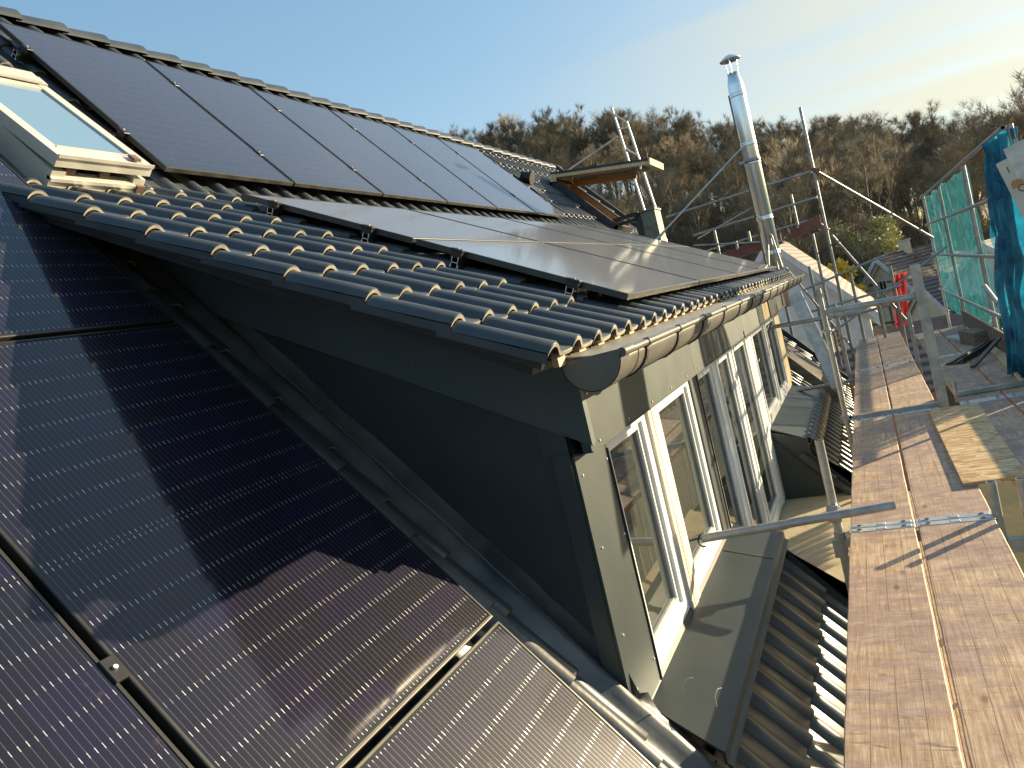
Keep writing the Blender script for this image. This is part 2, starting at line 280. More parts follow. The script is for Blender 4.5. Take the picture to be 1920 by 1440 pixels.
# ------------------------------------------------------------------ mesh helpers
class MB:
    def __init__(s): s.v = []; s.f = []; s.mi = []; s.sm = []
    def add(s, vs, fs, mi=0, smooth=False):
        o = len(s.v); s.v += [tuple(v) for v in vs]
        for f in fs: s.f.append(tuple(i+o for i in f)); s.mi.append(mi); s.sm.append(smooth)
    def hexa(s, p, mi=0):    # 8 corners: bottom loop 0-3, top loop 4-7
        s.add(p, [(0, 3, 2, 1), (4, 5, 6, 7), (0, 1, 5, 4), (1, 2, 6, 5), (2, 3, 7, 6), (3, 0, 4, 7)], mi)
    def box(s, a, b, mi=0, mtx=None, bev=0.0):
        x0, y0, z0 = a; x1, y1, z1 = b
        if bev > 0:
            c = bev
            ring = lambda z, d: [(x0+d, y0+d, z), (x1-d, y0+d, z), (x1-d, y1-d, z), (x0+d, y1-d, z)]
            p = ring(z0, c)+ring(z0+c, 0)+ring(z1-c, 0)+ring(z1, c)
            fs = [(3, 2, 1, 0), (12, 13, 14, 15)]
            for k in range(3):
                for i in range(4): j = (i+1) % 4; fs.append((k*4+i, k*4+j, k*4+4+j, k*4+4+i))
            if mtx: p = [mtx @ Vector(q) for q in p]
            s.add(p, fs, mi); return
        p = [(x0, y0, z0), (x1, y0, z0), (x1, y1, z0), (x0, y1, z0), (x0, y0, z1), (x1, y0, z1), (x1, y1, z1), (x0, y1, z1)]
        if mtx: p = [mtx @ Vector(q) for q in p]
        s.hexa(p, mi)
    def quad(s, a, b, c, d, mi=0): s.add([a, b, c, d], [(0, 1, 2, 3)], mi)
    def tube(s, p0, p1, r, n=10, mi=0, r1=None, caps=True, smooth=True):
        p0 = Vector(p0); p1 = Vector(p1); d = (p1-p0).normalized(); r1 = r if r1 is None else r1
        a = d.orthogonal().normalized(); b = d.cross(a)
        vs = []
        for P, rr in ((p0, r), (p1, r1)):
            for i in range(n): t = 2*PI*i/n; vs.append(P+(a*math.cos(t)+b*math.sin(t))*rr)
        s.add(vs, [(i, (i+1) % n, n+(i+1) % n, n+i) for i in range(n)], mi, smooth)
        if caps:
            s.add(vs[:n], [tuple(range(n-1, -1, -1))], mi); s.add(vs[n:], [tuple(range(n))], mi)
    def pipe(s, p0, p1, r, th=0.004, n=14, mi=0):    # open hollow tube
        s.tube(p0, p1, r, n, mi, caps=False); s.tube(p0, p1, r-th, n, mi, caps=False)
        p0 = Vector(p0); p1 = Vector(p1); d = (p1-p0).normalized(); a = d.orthogonal().normalized(); b = d.cross(a)
        for P in (p0, p1):
            o = [P+(a*math.cos(2*PI*i/n)+b*math.sin(2*PI*i/n))*r for i in range(n)]; q = [P+(a*math.cos(2*PI*i/n)+b*math.sin(2*PI*i/n))*(r-th) for i in range(n)]
            s.add(o+q, [(i, (i+1) % n, n+(i+1) % n, n+i) for i in range(n)], mi)
    def path(s, pts, r, n=6, mi=0):
        pts = [Vector(p) for p in pts]; vs = []
        d0 = (pts[1]-pts[0]).normalized(); a = d0.orthogonal().normalized()
        for k, p in enumerate(pts):
            d = (pts[min(k+1, len(pts)-1)]-pts[max(k-1, 0)]).normalized()
            a = (a-d*a.dot(d)).normalized(); b = d.cross(a)
            for i in range(n): t = 2*PI*i/n; vs.append(p+(a*math.cos(t)+b*math.sin(t))*r)
        fs = []
        for k in range(len(pts)-1):
            for i in range(n): j = (i+1) % n; fs.append((k*n+i, k*n+j, k*n+n+j, k*n+n+i))
        s.add(vs, fs, mi, True); s.add(vs[:n], [tuple(range(n-1, -1, -1))], mi); s.add(vs[-n:], [tuple(range(n))], mi)
    def lathe(s, prof, c=(0, 0, 0), n=24, mi=0):      # prof: (r, z)
        vs = []
        for r, z in prof:
            for i in range(n): t = 2*PI*i/n; vs.append((c[0]+r*math.cos(t), c[1]+r*math.sin(t), c[2]+z))
        fs = []
        for k in range(len(prof)-1):
            for i in range(n): j = (i+1) % n; fs.append((k*n+i, k*n+j, k*n+n+j, k*n+n+i))
        s.add(vs, fs, mi, True)
    def extrude(s, loop, off, mi=0, caps=True, smooth=False):
        n = len(loop); off = Vector(off); A = [Vector(p) for p in loop]; B = [p+off for p in A]
        s.add(A+B, [(i, (i+1) % n, n+(i+1) % n, n+i) for i in range(n)], mi, smooth)
        if caps: s.add(A, [tuple(range(n-1, -1, -1))], mi); s.add(B, [tuple(range(n))], mi)
    def grid(s, fn, nu, nv, mi=0, smooth=True):
        vs = [fn(i/nu, j/nv) for i in range(nu+1) for j in range(nv+1)]
        s.add(vs, [(i*(nv+1)+j, (i+1)*(nv+1)+j, (i+1)*(nv+1)+j+1, i*(nv+1)+j+1) for i in range(nu) for j in range(nv)], mi, smooth)
    def mesh(s, name, mats, org=(0, 0, 0)):
        me = bpy.data.meshes.new(name); o = Vector(org)
        me.from_pydata([tuple(Vector(v)-o) for v in s.v], [], s.f)
        for k in (mats if isinstance(mats, (list, tuple)) else [mats]): me.materials.append(MT[k])
        me.polygons.foreach_set('material_index', s.mi); me.polygons.foreach_set('use_smooth', s.sm); me.update(); return me
    def build(s, name, mats, parent=None, org=None):
        o_w = WL.get(parent.name, Vector()) if parent else Vector(org or (0, 0, 0))
        ob = bpy.data.objects.new(name, s.mesh(name, mats, o_w)); C.objects.link(ob)
        if parent: ob.parent = parent; WL[ob.name] = o_w
        else: ob.location = o_w; WL[ob.name] = o_w
        return ob
WL = {}
def tag(o, label=None, cat=None, group=None, kind=None):
    if label: o['label'] = label
    if cat: o['category'] = cat
    if group: o['group'] = group
    if kind: o['kind'] = kind
    return o
def thing(name, label, cat, loc=(0, 0, 0), group=None, mtx=None):
    e = bpy.data.objects.new(name, None); C.objects.link(e); e.empty_display_size = 0.1
    if mtx is not None: e.matrix_world = mtx; WL[e.name] = Vector()
    else: e.location = loc; WL[e.name] = Vector(loc)
    return tag(e, label, cat, group)
def copy_tree(o, parent=None):
    c = o.copy(); C.objects.link(c)
    if parent: c.parent = parent
    for ch in list(o.children): copy_tree(ch, c)
    return c

# ------------------------------------------------------------------ roof geometry
AL, BE = R(49.87), R(27.89)
sa, ca, sb, cb = math.sin(AL), math.cos(AL), math.sin(BE), math.cos(BE)
def RP(u, y, h): return Vector((u*ca+h*sa, y, -u*sa+h*ca))           # main roof: down-slope u, height h over the module plane
Q0 = Vector((1.535, 1.113, -0.312))
def DP(u, y, h): return Q0+Vector((u*cb+h*sb, y, -u*sb+h*cb))         # dormer roof
TH = -0.175                                                           # tile plane under the modules
PROF = [(0, .006), (.007, .019), (.018, .030), (.033, .0375), (.048, .039), (.063, .036), (.077, .028), (.089, .017), (.100, .008), (.114, .003), (.150, .001), (.190, .003), (.2105, .006)]
def tiles(mb, fn, u0, u1, y0, y1, h, skip=None, expo=0.335, cov=0.2105, rs=1, edge=1):
    rr = random.Random(rs); ncol = int(round((y1-y0)/cov)); k = 0; u = u1
    while u > u0+0.02:
        ut = max(u-expo, u0-0.05)
        for c in range(ncol):
            y = y0+c*cov
            if skip and skip(0.5*(u+ut), y+cov/2): continue
            du = rr.uniform(-.004, .004); dh = rr.uniform(-.0015, .002); dy = rr.uniform(-.0012, .0012); sk = rr.uniform(-.003, .003)
            lift = 0.023; tk = 0.017; n = len(PROF)
            up = [fn(ut-0.05, y+a+dy, h+b-lift*0.12+dh) for a, b in PROF]
            lo = [fn(u+du+sk*(i/n-.5), y+a+dy, h+b+lift+dh) for i, (a, b) in enumerate(PROF)]
            bo = [fn(u+du-0.001+sk*(i/n-.5), y+a+dy, h+b+lift-tk+dh) for i, (a, b) in enumerate(PROF)]
            # rounded nose: one loop just above the cut edge
            no = [fn(u+du-.006+sk*(i/n-.5), y+a+dy, h+b+lift+dh+.0005) for i, (a, b) in enumerate(PROF)]
            lo = [fn(u+du+sk*(i/n-.5), y+a+dy, h+b+lift-.005+dh) for i, (a, b) in enumerate(PROF)]
            mb.add(up+no+lo, [(i, n+i, n+i+1, i+1) for i in range(n-1)]+[(n+i, 2*n+i, 2*n+i+1, n+i+1) for i in range(n-1)], 0, True)
            mb.add(lo+bo, [(i, n+i, n+i+1, i+1) for i in range(n-1)], edge)
            # underside lip so that the open roll reads as hollow at the eaves
            ins = [fn(u+du-0.10, y+a+dy, h+b+lift-tk-.004+dh) for a, b in PROF]
            mb.add(bo+ins, [(i, n+i, n+i+1, i+1) for i in range(n-1)], 0, True)
            # side drop
            mb.quad(up[0], fn(ut-.05, y+dy, h-.02), fn(u, y+dy, h-.004), lo[0], 0)
        u -= expo; k += 1

house = thing('house', 'anthracite tiled house with solar panels and a long shed dormer', 'house', (1.0, 4.0, -7.5))
U_RIDGE = -3.46; U_EAVE = (1.64-TH*sa)/ca+3*.335
Y_N, Y_F = -5.4, 11.75
DY0, DY1 = 0.43, 8.52            # dormer cheeks
def skip_main(u, y):
    p = RP(u, y, TH)
    if DY0+.02 < y < DY1-.02 and -0.80 < p.x < 1.64: return True       # under the dormer
    if 2.86 < y < 5.57 and p.x > 1.5: return True                     # balcony recess
    if 0.12 < y < 0.70 and -1.34 < p.x < -0.86: return True           # near roof window
    if 9.80 < y < 10.72 and -1.74 < p.x < -0.84: return True          # far roof window
    if y > 11.75: return True
    if y < -3.2 and u < 2.0 and False: return True
    return False
mb = MB(); tiles(mb, RP, U_RIDGE, U_EAVE, -4.0-0.2105*3, 11.7, TH, skip_main, rs=3)
roof = mb.build('main_roof', ['tile', 'edge'], house)
# boarding under the tiles, both slopes, gables and walls
mb = MB()
def sheet(mb, fn, u0, u1, y0, y1, h, t=0.03, mi=0):
    mb.hexa([fn(u0, y0, h-t), fn(u1, y0, h-t), fn(u1, y1, h-t), fn(u0, y1, h-t), fn(u0, y0, h), fn(u1, y0, h), fn(u1, y1, h), fn(u0, y1, h)], mi)
uD = RP(0, 0, 0)
def u_at_x(x, h=TH): return (x-h*sa)/ca
uv = u_at_x(-0.84)
sheet(mb, RP, U_RIDGE, uv, Y_N, Y_F-.05, TH-.035); sheet(mb, RP, uv, U_EAVE-.05, Y_N, DY0, TH-.035); sheet(mb, RP, uv, U_EAVE-.05, DY1, Y_F-.05, TH-.035)
sheet(mb, RP, u_at_x(1.40), U_EAVE-.05, DY0, 2.86, TH-.035); sheet(mb, RP, u_at_x(1.40), U_EAVE-.05, 5.57, DY1, TH-.035)
mb.build('roof_boarding', 'black', house)
mb = MB(); rz = RP(U_RIDGE, 0, TH)
mb.hexa([(rz.x, Y_N, rz.z-.03), (rz.x, Y_F, rz.z-.03), (rz.x-4.6, Y_F, rz.z-5.4), (rz.x-4.6, Y_N, rz.z-5.4), (rz.x, Y_N, rz.z), (rz.x, Y_F, rz.z), (rz.x-4.6, Y_F, rz.z-5.35), (rz.x-4.6, Y_N, rz.z-5.35)])
mb.build('rear_roof', 'tile', house)
mb = MB(); mb.box((rz.x-4.2, Y_N+.3, -7.5), (2.02, Y_F-.35, -2.92))
mb.extrude([(rz.x-4.2, Y_F-.35, -2.92), (2.0, Y_F-.35, -2.92), (rz.x, Y_F-.35, rz.z-.25)], (0, -.2, 0))
mb.extrude([(rz.x-4.2, Y_N+.5, -2.92), (2.0, Y_N+.5, -2.92), (rz.x, Y_N+.5, rz.z-.25)], (0, -.2, 0))
mb.build('outer_wall', 'render_white', house)
# ridge tiles
mb = MB(); y = Y_N; k = 0
while y < Y_F-.1:
    n = 17
    def ring(yy, r, dz):
        return [Vector((rz.x-.02+math.cos(PI*i/(n-1))*r*1.25*(-1), yy, rz.z-.03+dz+math.sin(PI*i/(n-1))*r)) for i in range(n)]
    A, B = ring(y, .098, .0), ring(y+.375, .116, .012); B2 = ring(y+.375, .100, .006)
    mb.add(A+B, [(i, n+i, n+i+1, i+1) for i in range(n-1)], 0, True); mb.add(B+B2, [(i, n+i, n+i+1, i+1) for i in range(n-1)], 1)
    y += .34; k += 1
ridge = mb.build('ridge_cap', ['tile', 'edge'], roof)
# gable verge at the far end
mb = MB(); mb.hexa([RP(U_RIDGE, 11.70, -.30), RP(U_EAVE, 11.70, -.30), RP(U_EAVE, 11.76, -.30), RP(U_RIDGE, 11.76, -.30), RP(U_RIDGE, 11.70, -.06), RP(U_EAVE, 11.70, -.06), RP(U_EAVE, 11.76, -.06), RP(U_RIDGE, 11.76, -.06)])
mb.build('verge_board', 'clad', roof)
# main eave gutter (below the scaffold deck, seen only in gaps)
# dormer roof ------------------------------------------------------------
D_EAVE = 0.135; D_TOP = -2.86
mb = MB(); tiles(mb, DP, D_TOP, D_EAVE, -0.160-1.113, 8.89-1.113, -.115, None, rs=5)
droof = mb.build('dormer_roof', ['tile', 'edge'], house)
mb = MB(); sheet(mb, DP, D_TOP, D_EAVE-.06, -0.10-1.113, 8.90-1.113, -.150, .03)
# verge drop of the end tiles
sheet(mb, DP, D_TOP+.1, D_EAVE-.02, -0.140-1.113, -0.115-1.113, -.100, .045); sheet(mb, DP, D_TOP+.1, D_EAVE-.02, 8.90-1.113, 8.92-1.113, -.10, .10)
mb.build('soffit', 'black', droof)
# eave flashing and comb strip
mb = MB(); e0 = DP(D_EAVE-.04, 0, -.150); mb.hexa([(e0.x-.06, .03, e0.z+.02), (1.735, .035, -.506), (1.735, 8.9, -.506), (e0.x-.06, 8.9, e0.z+.02), (e0.x-.06, .035, e0.z+.024), (1.735, .035, -.502), (1.735, 8.9, -.502), (e0.x-.06, 8.9, e0.z+.024)])
mb.build('eave_flashing', 'eave', droof)
q = random.Random(4)
for c in range(43):
    mb = MB()
    y = -0.160+c*.2105
    a = DP(D_EAVE-.012, y-1.113+.125, -.118); b = DP(D_EAVE-.012, y-1.113+.205, -.118); hh = .035+q.uniform(-.006, .006)
    mb.hexa([a+Vector((-.02, 0, -.03)), a+Vector((.0, 0, -.03)), b+Vector((.0, 0, -.03)), b+Vector((-.02, 0, -.03)), a+Vector((-.02, 0, hh-.01)), a+Vector((0, 0, hh-.012)), b+Vector((0, 0, hh-.014)), b+Vector((-.02, 0, hh-.01))])
    mb.build('eave_comb', 'foam', droof)
# gutter ------------------------------------------------------------------
GX, GZ, GR = 1.672, -.508, .098
mb = MB(); n = 14
prof = [(GX-math.cos(PI*i/n)*GR, GZ-math.sin(PI*i/n)*GR) for i in range(n+1)]
pin = [(GX-math.cos(PI*i/n)*(GR-.004), GZ-math.sin(PI*i/n)*(GR-.004)) for i in range(n, -1, -1)]
loop = [Vector((x, 0.03, z)) for x, z in prof+pin]
nn = len(loop); off = Vector((0, 8.87, 0))
mb.add(loop+[p+off for p in loop], [(i, (i+1) % nn, nn+(i+1) % nn, nn+i) for i in range(nn)], 0, True)
mb.tube((GX+GR+.006, .13, GZ+.004), (GX+GR+.006, 8.9, GZ+.004), .0125, 10)
for yy in (.24, .247, 3.2, 6.2): mb.extrude([Vector((GX-math.cos(PI*i/n)*(GR+.002), yy, GZ-math.sin(PI*i/n)*(GR+.002))) for i in range(n+1)]+[Vector((GX-math.cos(PI*i/n)*(GR-.001), yy, GZ-math.sin(PI*i/n)*(GR-.001))) for i in range(n, -1, -1)], (0, .004, 0), smooth=False)
gut = mb.build('gutter', 'gutter', house)
mb = MB(); capl = [Vector((x, .022, z)) for x, z in prof]; mb.extrude(capl+[Vector((GX+GR+.02, .022, GZ+.018)), Vector((GX-GR-.02, .022, GZ+.012))], (0, .010, 0))
# folded collar of the end cap
cl = [Vector((GX-math.cos(PI*i/n)*(GR+.003), .022, GZ-math.sin(PI*i/n)*(GR+.003))) for i in range(n+1)]
mb.add(cl+[p+Vector((0, .10, 0)) for p in cl], [(i, n+1+i, n+2+i, i+1) for i in range(n)], 0, True)
mb.tube((GX+GR+.008, .027, GZ+.006), (GX+GR+.008, .135, GZ+.006), .0150, 10)
mb.build('end_cap', 'gutter', gut)
for yy in (.34, .86, 1.42, 2.06, 2.69, 3.31, 3.93, 4.55, 5.17, 5.79, 6.41, 7.03, 7.65, 8.27):
    mb = MB(); a = [Vector((GX-math.cos(PI*i/n)*(GR+.007), yy, GZ-math.sin(PI*i/n)*(GR+.007))) for i in range(n+1)]
    b = [Vector((GX-math.cos(PI*i/n)*(GR+.001), yy, GZ-math.sin(PI*i/n)*(GR+.001))) for i in range(n, -1, -1)]
    mb.extrude(a+b, (0, .028, 0))
    mb.tube((GX+GR+.006, yy-.002, GZ+.004), (GX+GR+.006, yy+.03, GZ+.004), .0165, 10)
    mb.build('gutter_bracket', 'dark_steel', gut)
# cladding ----------------------------------------------------------------
def d_under(x, drop): return DP(0, 0, -.165).z-(x-DP(0, 0, -.165).x)*math.tan(BE)-drop
mb = MB()   # side cheek: from the main roof up to the dormer soffit
def rz_at(x, h=-.14): return (h-x*sa)/ca
xs = [-0.80+i*(1.372+0.80)/12 for i in range(13)]
ring = [Vector((x, DY0, rz_at(x))) for x in xs]+[Vector((x, DY0, d_under(x, -.01))) for x in reversed(xs)]
mb.extrude(ring, (0, .05, 0))
cheek = mb.build('dormer_cheek', 'clad', house)
mb = MB(); mb.extrude([v+Vector((0, DY1-DY0-.05, 0)) for v in ring], (0, .05, 0)); mb.build('dormer_cheek', 'clad', house)
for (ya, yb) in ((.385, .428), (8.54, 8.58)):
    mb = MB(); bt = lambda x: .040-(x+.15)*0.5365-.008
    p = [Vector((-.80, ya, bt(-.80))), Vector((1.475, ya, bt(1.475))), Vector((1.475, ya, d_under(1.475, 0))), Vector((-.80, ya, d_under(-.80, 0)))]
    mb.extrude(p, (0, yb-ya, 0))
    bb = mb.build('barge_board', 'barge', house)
    if ya < 1:
        mb = MB(); mb.hexa([(-.5, ya-.004, bt(-.5)-.002), (1.478, ya-.004, bt(1.478)-.002), (1.478, ya+.02, bt(1.478)-.002), (-.5, ya+.02, bt(-.5)-.002), (-.5, ya-.004, bt(-.5)+.003), (1.478, ya-.004, bt(1.478)+.003), (1.478, ya+.02, bt(1.478)+.003), (-.5, ya+.02, bt(-.5)+.003)])
        for x in (-.1, .35, .8, 1.2): mb.tube((x, ya-.004, bt(x)+.09), (x, ya+.01, bt(x)+.09), .007, 8)
        mb.build('drip_edge', 'gutter', bb)
def rivets(mb, x, pts, mi=0):
    for y, z in pts: mb.lathe([(.0001, .006), (.006, .004), (.008, 0)], (0, 0, 0), 8, mi) if False else mb.tube((x-.002, y, z), (x+.005, y, z), .0075, 8, mi, r1=.005)
# front fascia in three sheets
for (ya, yb) in ((.40, 2.42), (2.424, 4.44), (4.444, 6.36), (7.0, 8.97)):
    mb = MB(); z0, z1 = -.872, -.49
    mb.box((1.425, ya, z0), (1.462, yb, z1))
    mb.box((1.386, ya-.012 if ya < 1 else ya, z0-.002), (1.425, yb, z0+.006))
    mb.box((1.462, ya, z0), (1.466, yb, z0+.006))
    fa = mb.build('fascia_board', 'clad', house)
    y = ya+.08
    while y < yb:
        for pt in ((y, -.655), (y+.02, -.845)): mb = MB(); rivets(mb, 1.462, [pt]); mb.build('rivet', 'steel_bright', fa)
        y += .42
mb = MB(); mb.box((1.40, 6.36, -.86), (1.448, 7.0, -.50)); mb.box((1.447, 6.60, -.85), (1.452, 6.72, -.52)); mb.build('bare_batten', 'raw_wood', house)
# corner trim and grey pilaster
mb = MB(); mb.extrude([(1.372, .385, -1.86), (1.372, .775, -2.22), (1.372, .775, -.875), (1.372, .40, -.875)], (.012, 0, 0))
mb.box((1.368, .771, -2.10), (1.392, .777, -.93)); mb.box((1.30, .385, -1.95), (1.3715, .397, -.86)); mb.box((1.26, .390, -.86), (1.3715, .397, -.74))
ct = mb.build('corner_trim', 'clad', house)
for pt in [(.44, -.96), (.74, -.97), (.46, -1.26), (.74, -1.30), (.46, -1.62), (.74, -1.86), (.47, -1.85)]: mb = MB(); rivets(mb, 1.384, [pt]); mb.build('rivet', 'steel_bright', ct)
mb = MB(); mb.box((1.33, 2.575, -2.62), (1.384, 2.775, -.875)); mb.box((1.30, 2.774, -2.62), (1.392, 2.786, -.875)); mb.build('pilaster_trim', 'clad', house)
# timber end wall of the dormer front
mb = MB(); mb.box((1.33, 8.06, -2.0), (1.375, 8.56, -.875)); mb.build('bare_end_post', 'raw_wood', house)
# black slab behind the glass stands in for the room's shade
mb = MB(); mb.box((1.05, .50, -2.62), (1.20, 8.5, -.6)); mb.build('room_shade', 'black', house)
# windows -----------------------------------------------------------------
def window(ya, yb, z0, z1, frame=.075, sash=.085, stained=None, xf=1.372, split=None):
    """white profile window in the plane x = const: fixed frame, stepped sash, pane"""
    mb = MB(); xb = xf-.075
    def rect(y0, y1, zz0, zz1, wd, xa, xc):
        mb.box((xa, y0, zz0), (xc, y0+wd, zz1), 0); mb.box((xa, y1-wd, zz0), (xc, y1, zz1), 0)
        mb.box((xa, y0+wd, zz0), (xc, y1-wd, zz0+wd), 0); mb.box((xa, y0+wd, zz1-wd), (xc, y1-wd, zz1), 0)
    rect(ya, yb, z0, z1, frame, xb, xf)
    win = mb.build('window', 'white', house)
    mb = MB(); a, b, c, d = ya+frame-.012, yb-frame+.012, z0+frame-.012, z1-frame+.012
    rect(a, b, c, d, sash*.6, xb, xf+.010)
    rect(a+sash*.6, b-sash*.6, c+sash*.6, d-sash*.6, sash*.4, xb, xf-.008)
    mb.build('sash', 'white', win)
    mb = MB(); g = sash; rect(a+g, b-g, c+g, d-g, .008, xb, xf-.020); mb.build('gasket', 'gasket', win)
    mb = MB(); mb.box((xf-.045, a+g+.008, c+g+.008), (xf-.032, b-g-.008, d-g-.008)); mb.build('pane', 'pane', win)
    return win
window(.700, 1.480, -1.985, -.815)
window(1.590, 2.573, -1.985, -.815)
mb = MB(); mb.box((1.33, 1.482, -1.99), (1.389, 1.675, -.885)); mb.build('timber_mullion', 'cream_wood', house)
mb = MB(); mb.box((1.389, 1.535, -1.985), (1.392, 1.600, -.89)); mb.build('stained_strip', 'stained', house)
window(2.72, 3.50, -2.60, -.815); window(3.502, 4.30, -2.60, -.815); window(4.302, 5.32, -2.60, -.815)
mb = MB(); mb.box((1.30, 5.322, -2.60), (1.376, 5.60, -.885)); mb.box((1.376, 5.36, -2.60), (1.382, 5.44, -.885)); mb.build('door_jamb', 'white', house)
window(5.602, 6.85, -1.90, -.815); window(6.852, 8.055, -1.90, -.815)
# window aprons ------------------------------------------------------------
def apron(ya, yb, skew):
    mb = MB(); zi, zo, xo = -1.965, -2.055, 1.690
    if skew < 0: zi = -1.88; zo = -2.03
    t = .012
    A = [Vector((1.362, ya, zi)), Vector((xo, ya+skew*0, zo)), Vector((xo, yb, zo)), Vector((1.362, yb, zi))]
    if skew > 0: A[0].y += .10; A[1].y -= .08
    mb.hexa([p-Vector((0, 0, t)) for p in A]+A)
    # folded front lip
    mb.hexa([A[1]+Vector((0, 0, -.055)), A[1]+Vector((.012, 0, -.055)), A[2]+Vector((.012, 0, -.055)), A[2]+Vector((0, 0, -.055)), A[1]+Vector((0, 0, .001)), A[1]+Vector((.012, 0, -.004)), A[2]+Vector((.012, 0, -.004)), A[2]+Vector((0, 0, .001))])
    mb.hexa([A[1]+Vector((.012, 0, -.066)), A[1]+Vector((.030, 0, -.070)), A[2]+Vector((.030, 0, -.070)), A[2]+Vector((.012, 0, -.066)), A[1]+Vector((.012, 0, -.048)), A[1]+Vector((.028, 0, -.060)), A[2]+Vector((.028, 0, -.060)), A[2]+Vector((.012, 0, -.048))])
    return mb
mb = apron(.47, 2.86, 1)
ap = mb.build('window_apron', 'clad', house)
mb = MB(); s0 = 2.36; mb.hexa([(1.40, s0, -1.975), (1.685, s0, -2.053), (1.685, s0+.006, -2.053), (1.40, s0+.006, -1.975), (1.40, s0, -1.971), (1.685, s0, -2.049), (1.685, s0+.006, -2.049), (1.40, s0+.006, -1.971)])
mb.build('sheet_seam', 'gutter', ap)
# end piece of the apron towards the flashing
mb = apron(5.57, 8.52, -1); mb.build('window_apron', 'clad', house)
mb = MB()    # ribbed black strip turning down from the second apron on to the tiles
mb.grid(lambda p, q_: Vector((1.705+.105*q_, 5.60+2.86*p, -2.015-.020*q_-.125*q_*q_+.020*math.cos((5.60+2.86*p)/.2105*2*PI))), 230, 6)
mb.build('ribbed_strip', 'tile', house)
# balcony recess -----------------------------------------------------------
mb = MB(); mb.box((1.30, 2.80, -2.70), (2.30, 5.62, -2.625)); mb.build('balcony_floor', 'sheathing', house)
mb = MB()
pts = [(1.375, -2.62), (2.25, -2.62), (2.25, rz_at(2.25, -.10)), (1.70, rz_at(1.70, -.10)), (1.70, -2.04), (1.375, -1.92)]
mb.extrude([Vector((x, 5.572, z)) for x, z in pts], (0, .03, 0)); mb.build('balcony_cheek', 'clad', house)
mb = MB(); pts = [(1.375, -2.62), (2.25, -2.62), (2.25, rz_at(2.25, -.10)), (1.70, rz_at(1.70, -.10)), (1.70, -2.07), (1.375, -1.99)]
mb.extrude([Vector((x, 2.825, z)) for x, z in pts], (0, .03, 0)); mb.build('balcony_cheek', 'clad', house)
for y in (2.80, 5.555):     # verge flashing along the recess
    mb = MB(); ua, ub = u_at_x(1.66), u_at_x(2.32)
    mb.hexa([RP(ua, y, TH-.035), RP(ub, y, TH-.035), RP(ub, y+.06, TH-.035), RP(ua, y+.06, TH-.035), RP(ua, y, TH+.07), RP(ub, y, TH+.07), RP(ub, y+.06, TH+.07), RP(ua, y+.06, TH+.07)])
    mb.build('verge_flashing', 'clad', house)
# second recess further along: weathered parapet boards
mb = MB()
for dy, hh, y in ((0, -.02, 9.25), (0, -.05, 9.95)):
    mb.hexa([RP(u_at_x(1.12), y, TH-.035), RP(u_at_x(1.80), y, TH-.035), RP(u_at_x(1.80), y+.62, TH-.035), RP(u_at_x(1.12), y+.62, TH-.035), RP(u_at_x(1.12), y, hh), RP(u_at_x(1.80), y, hh), RP(u_at_x(1.80), y+.62, hh), RP(u_at_x(1.12), y+.62, hh)])
mb.build('parapet_board', 'grey_wood', house)
# lead flashing along the cheek: crumpled strip and a rounded welt
mb = MB()
def lead(s, t):
    u = -0.9+s*3.75; y = .16+t*.33
    fd = max(0, min(1, (u_at_x(1.372)+.10-u)/.25)); hh = TH+.02+.05*math.exp(-((t-.62)/.16)**2)+.10*fd*max(0, (t-.80)/.2)**1.5+.014*noise.noise(Vector((u*3.5, t*2.5, 2)))+.006*noise.noise(Vector((u*9, t*5, 5)))
    y2 = min(y, .428) if u < u_at_x(1.372) else y+.06*(u-u_at_x(1.372))
    return RP(u, y2, hh)
mb.grid(lead, 120, 16); fl = mb.build('wall_flashing', 'lead', house)
mb = MB(); q = random.Random(11)
for k in range(9):          # lapped verge pieces beside the flashing
    u0 = -0.75+k*.40; u1 = u0+.43
    def piece(s, t, u0=u0, u1=u1, k=k):
        a = PI*t; u = u0+(u1-u0)*s
        return RP(u, .085+.13*t+.004*math.sin(u*9), TH+.032+.055*math.sin(a)+.022*s)
    mb.grid(piece, 4, 10)
    for t in range(10):
        p0, p1 = piece(1, t/10), piece(1, (t+1)/10); d = RP(0, 0, -.014)
        mb.quad(p0, p0+d, p1+d, p1, 0)
mb.build('lapped_verge', 'lead', house)
# small lead tabs at the corner
mb = MB(); p = RP(u_at_x(1.42), .47, .02); mb.path([p+Vector((0, 0, -.03)), p+Vector((.01, .0, .0)), p+Vector((.03, .01, .015)), p+Vector((.045, .02, .01))], .0022, 5)
p = RP(u_at_x(1.50), .52, .05); mb.path([p+Vector((0, 0, -.05)), p+Vector((.0, .01, -.01)), p+Vector((.01, .035, .005)), p+Vector((.02, .05, .0))], .0022, 5); mb.build('flashing_tab', 'cream', fl)
# roof vent
mb = MB(); b = RP(0, 8.47, TH); vc = Vector((-1.70, 8.47, 1.80))
mb.tube(vc+Vector((-.06, 0, -.05)), vc+Vector((.07, 0, .13)), .075, 14); mb.tube(vc+Vector((.02, 0, .07)), vc+Vector((.14, 0, .02)), .085, 14, r1=.10)
mb.hexa([RP(u_at_x(-1.82), 8.33, TH+.0), RP(u_at_x(-1.52), 8.33, TH+.0), RP(u_at_x(-1.52), 8.62, TH), RP(u_at_x(-1.82), 8.62, TH), RP(u_at_x(-1.82), 8.33, TH+.06), RP(u_at_x(-1.52), 8.33, TH+.06), RP(u_at_x(-1.52), 8.62, TH+.06), RP(u_at_x(-1.82), 8.62, TH+.06)])
mb.build('roof_vent', 'black', house)
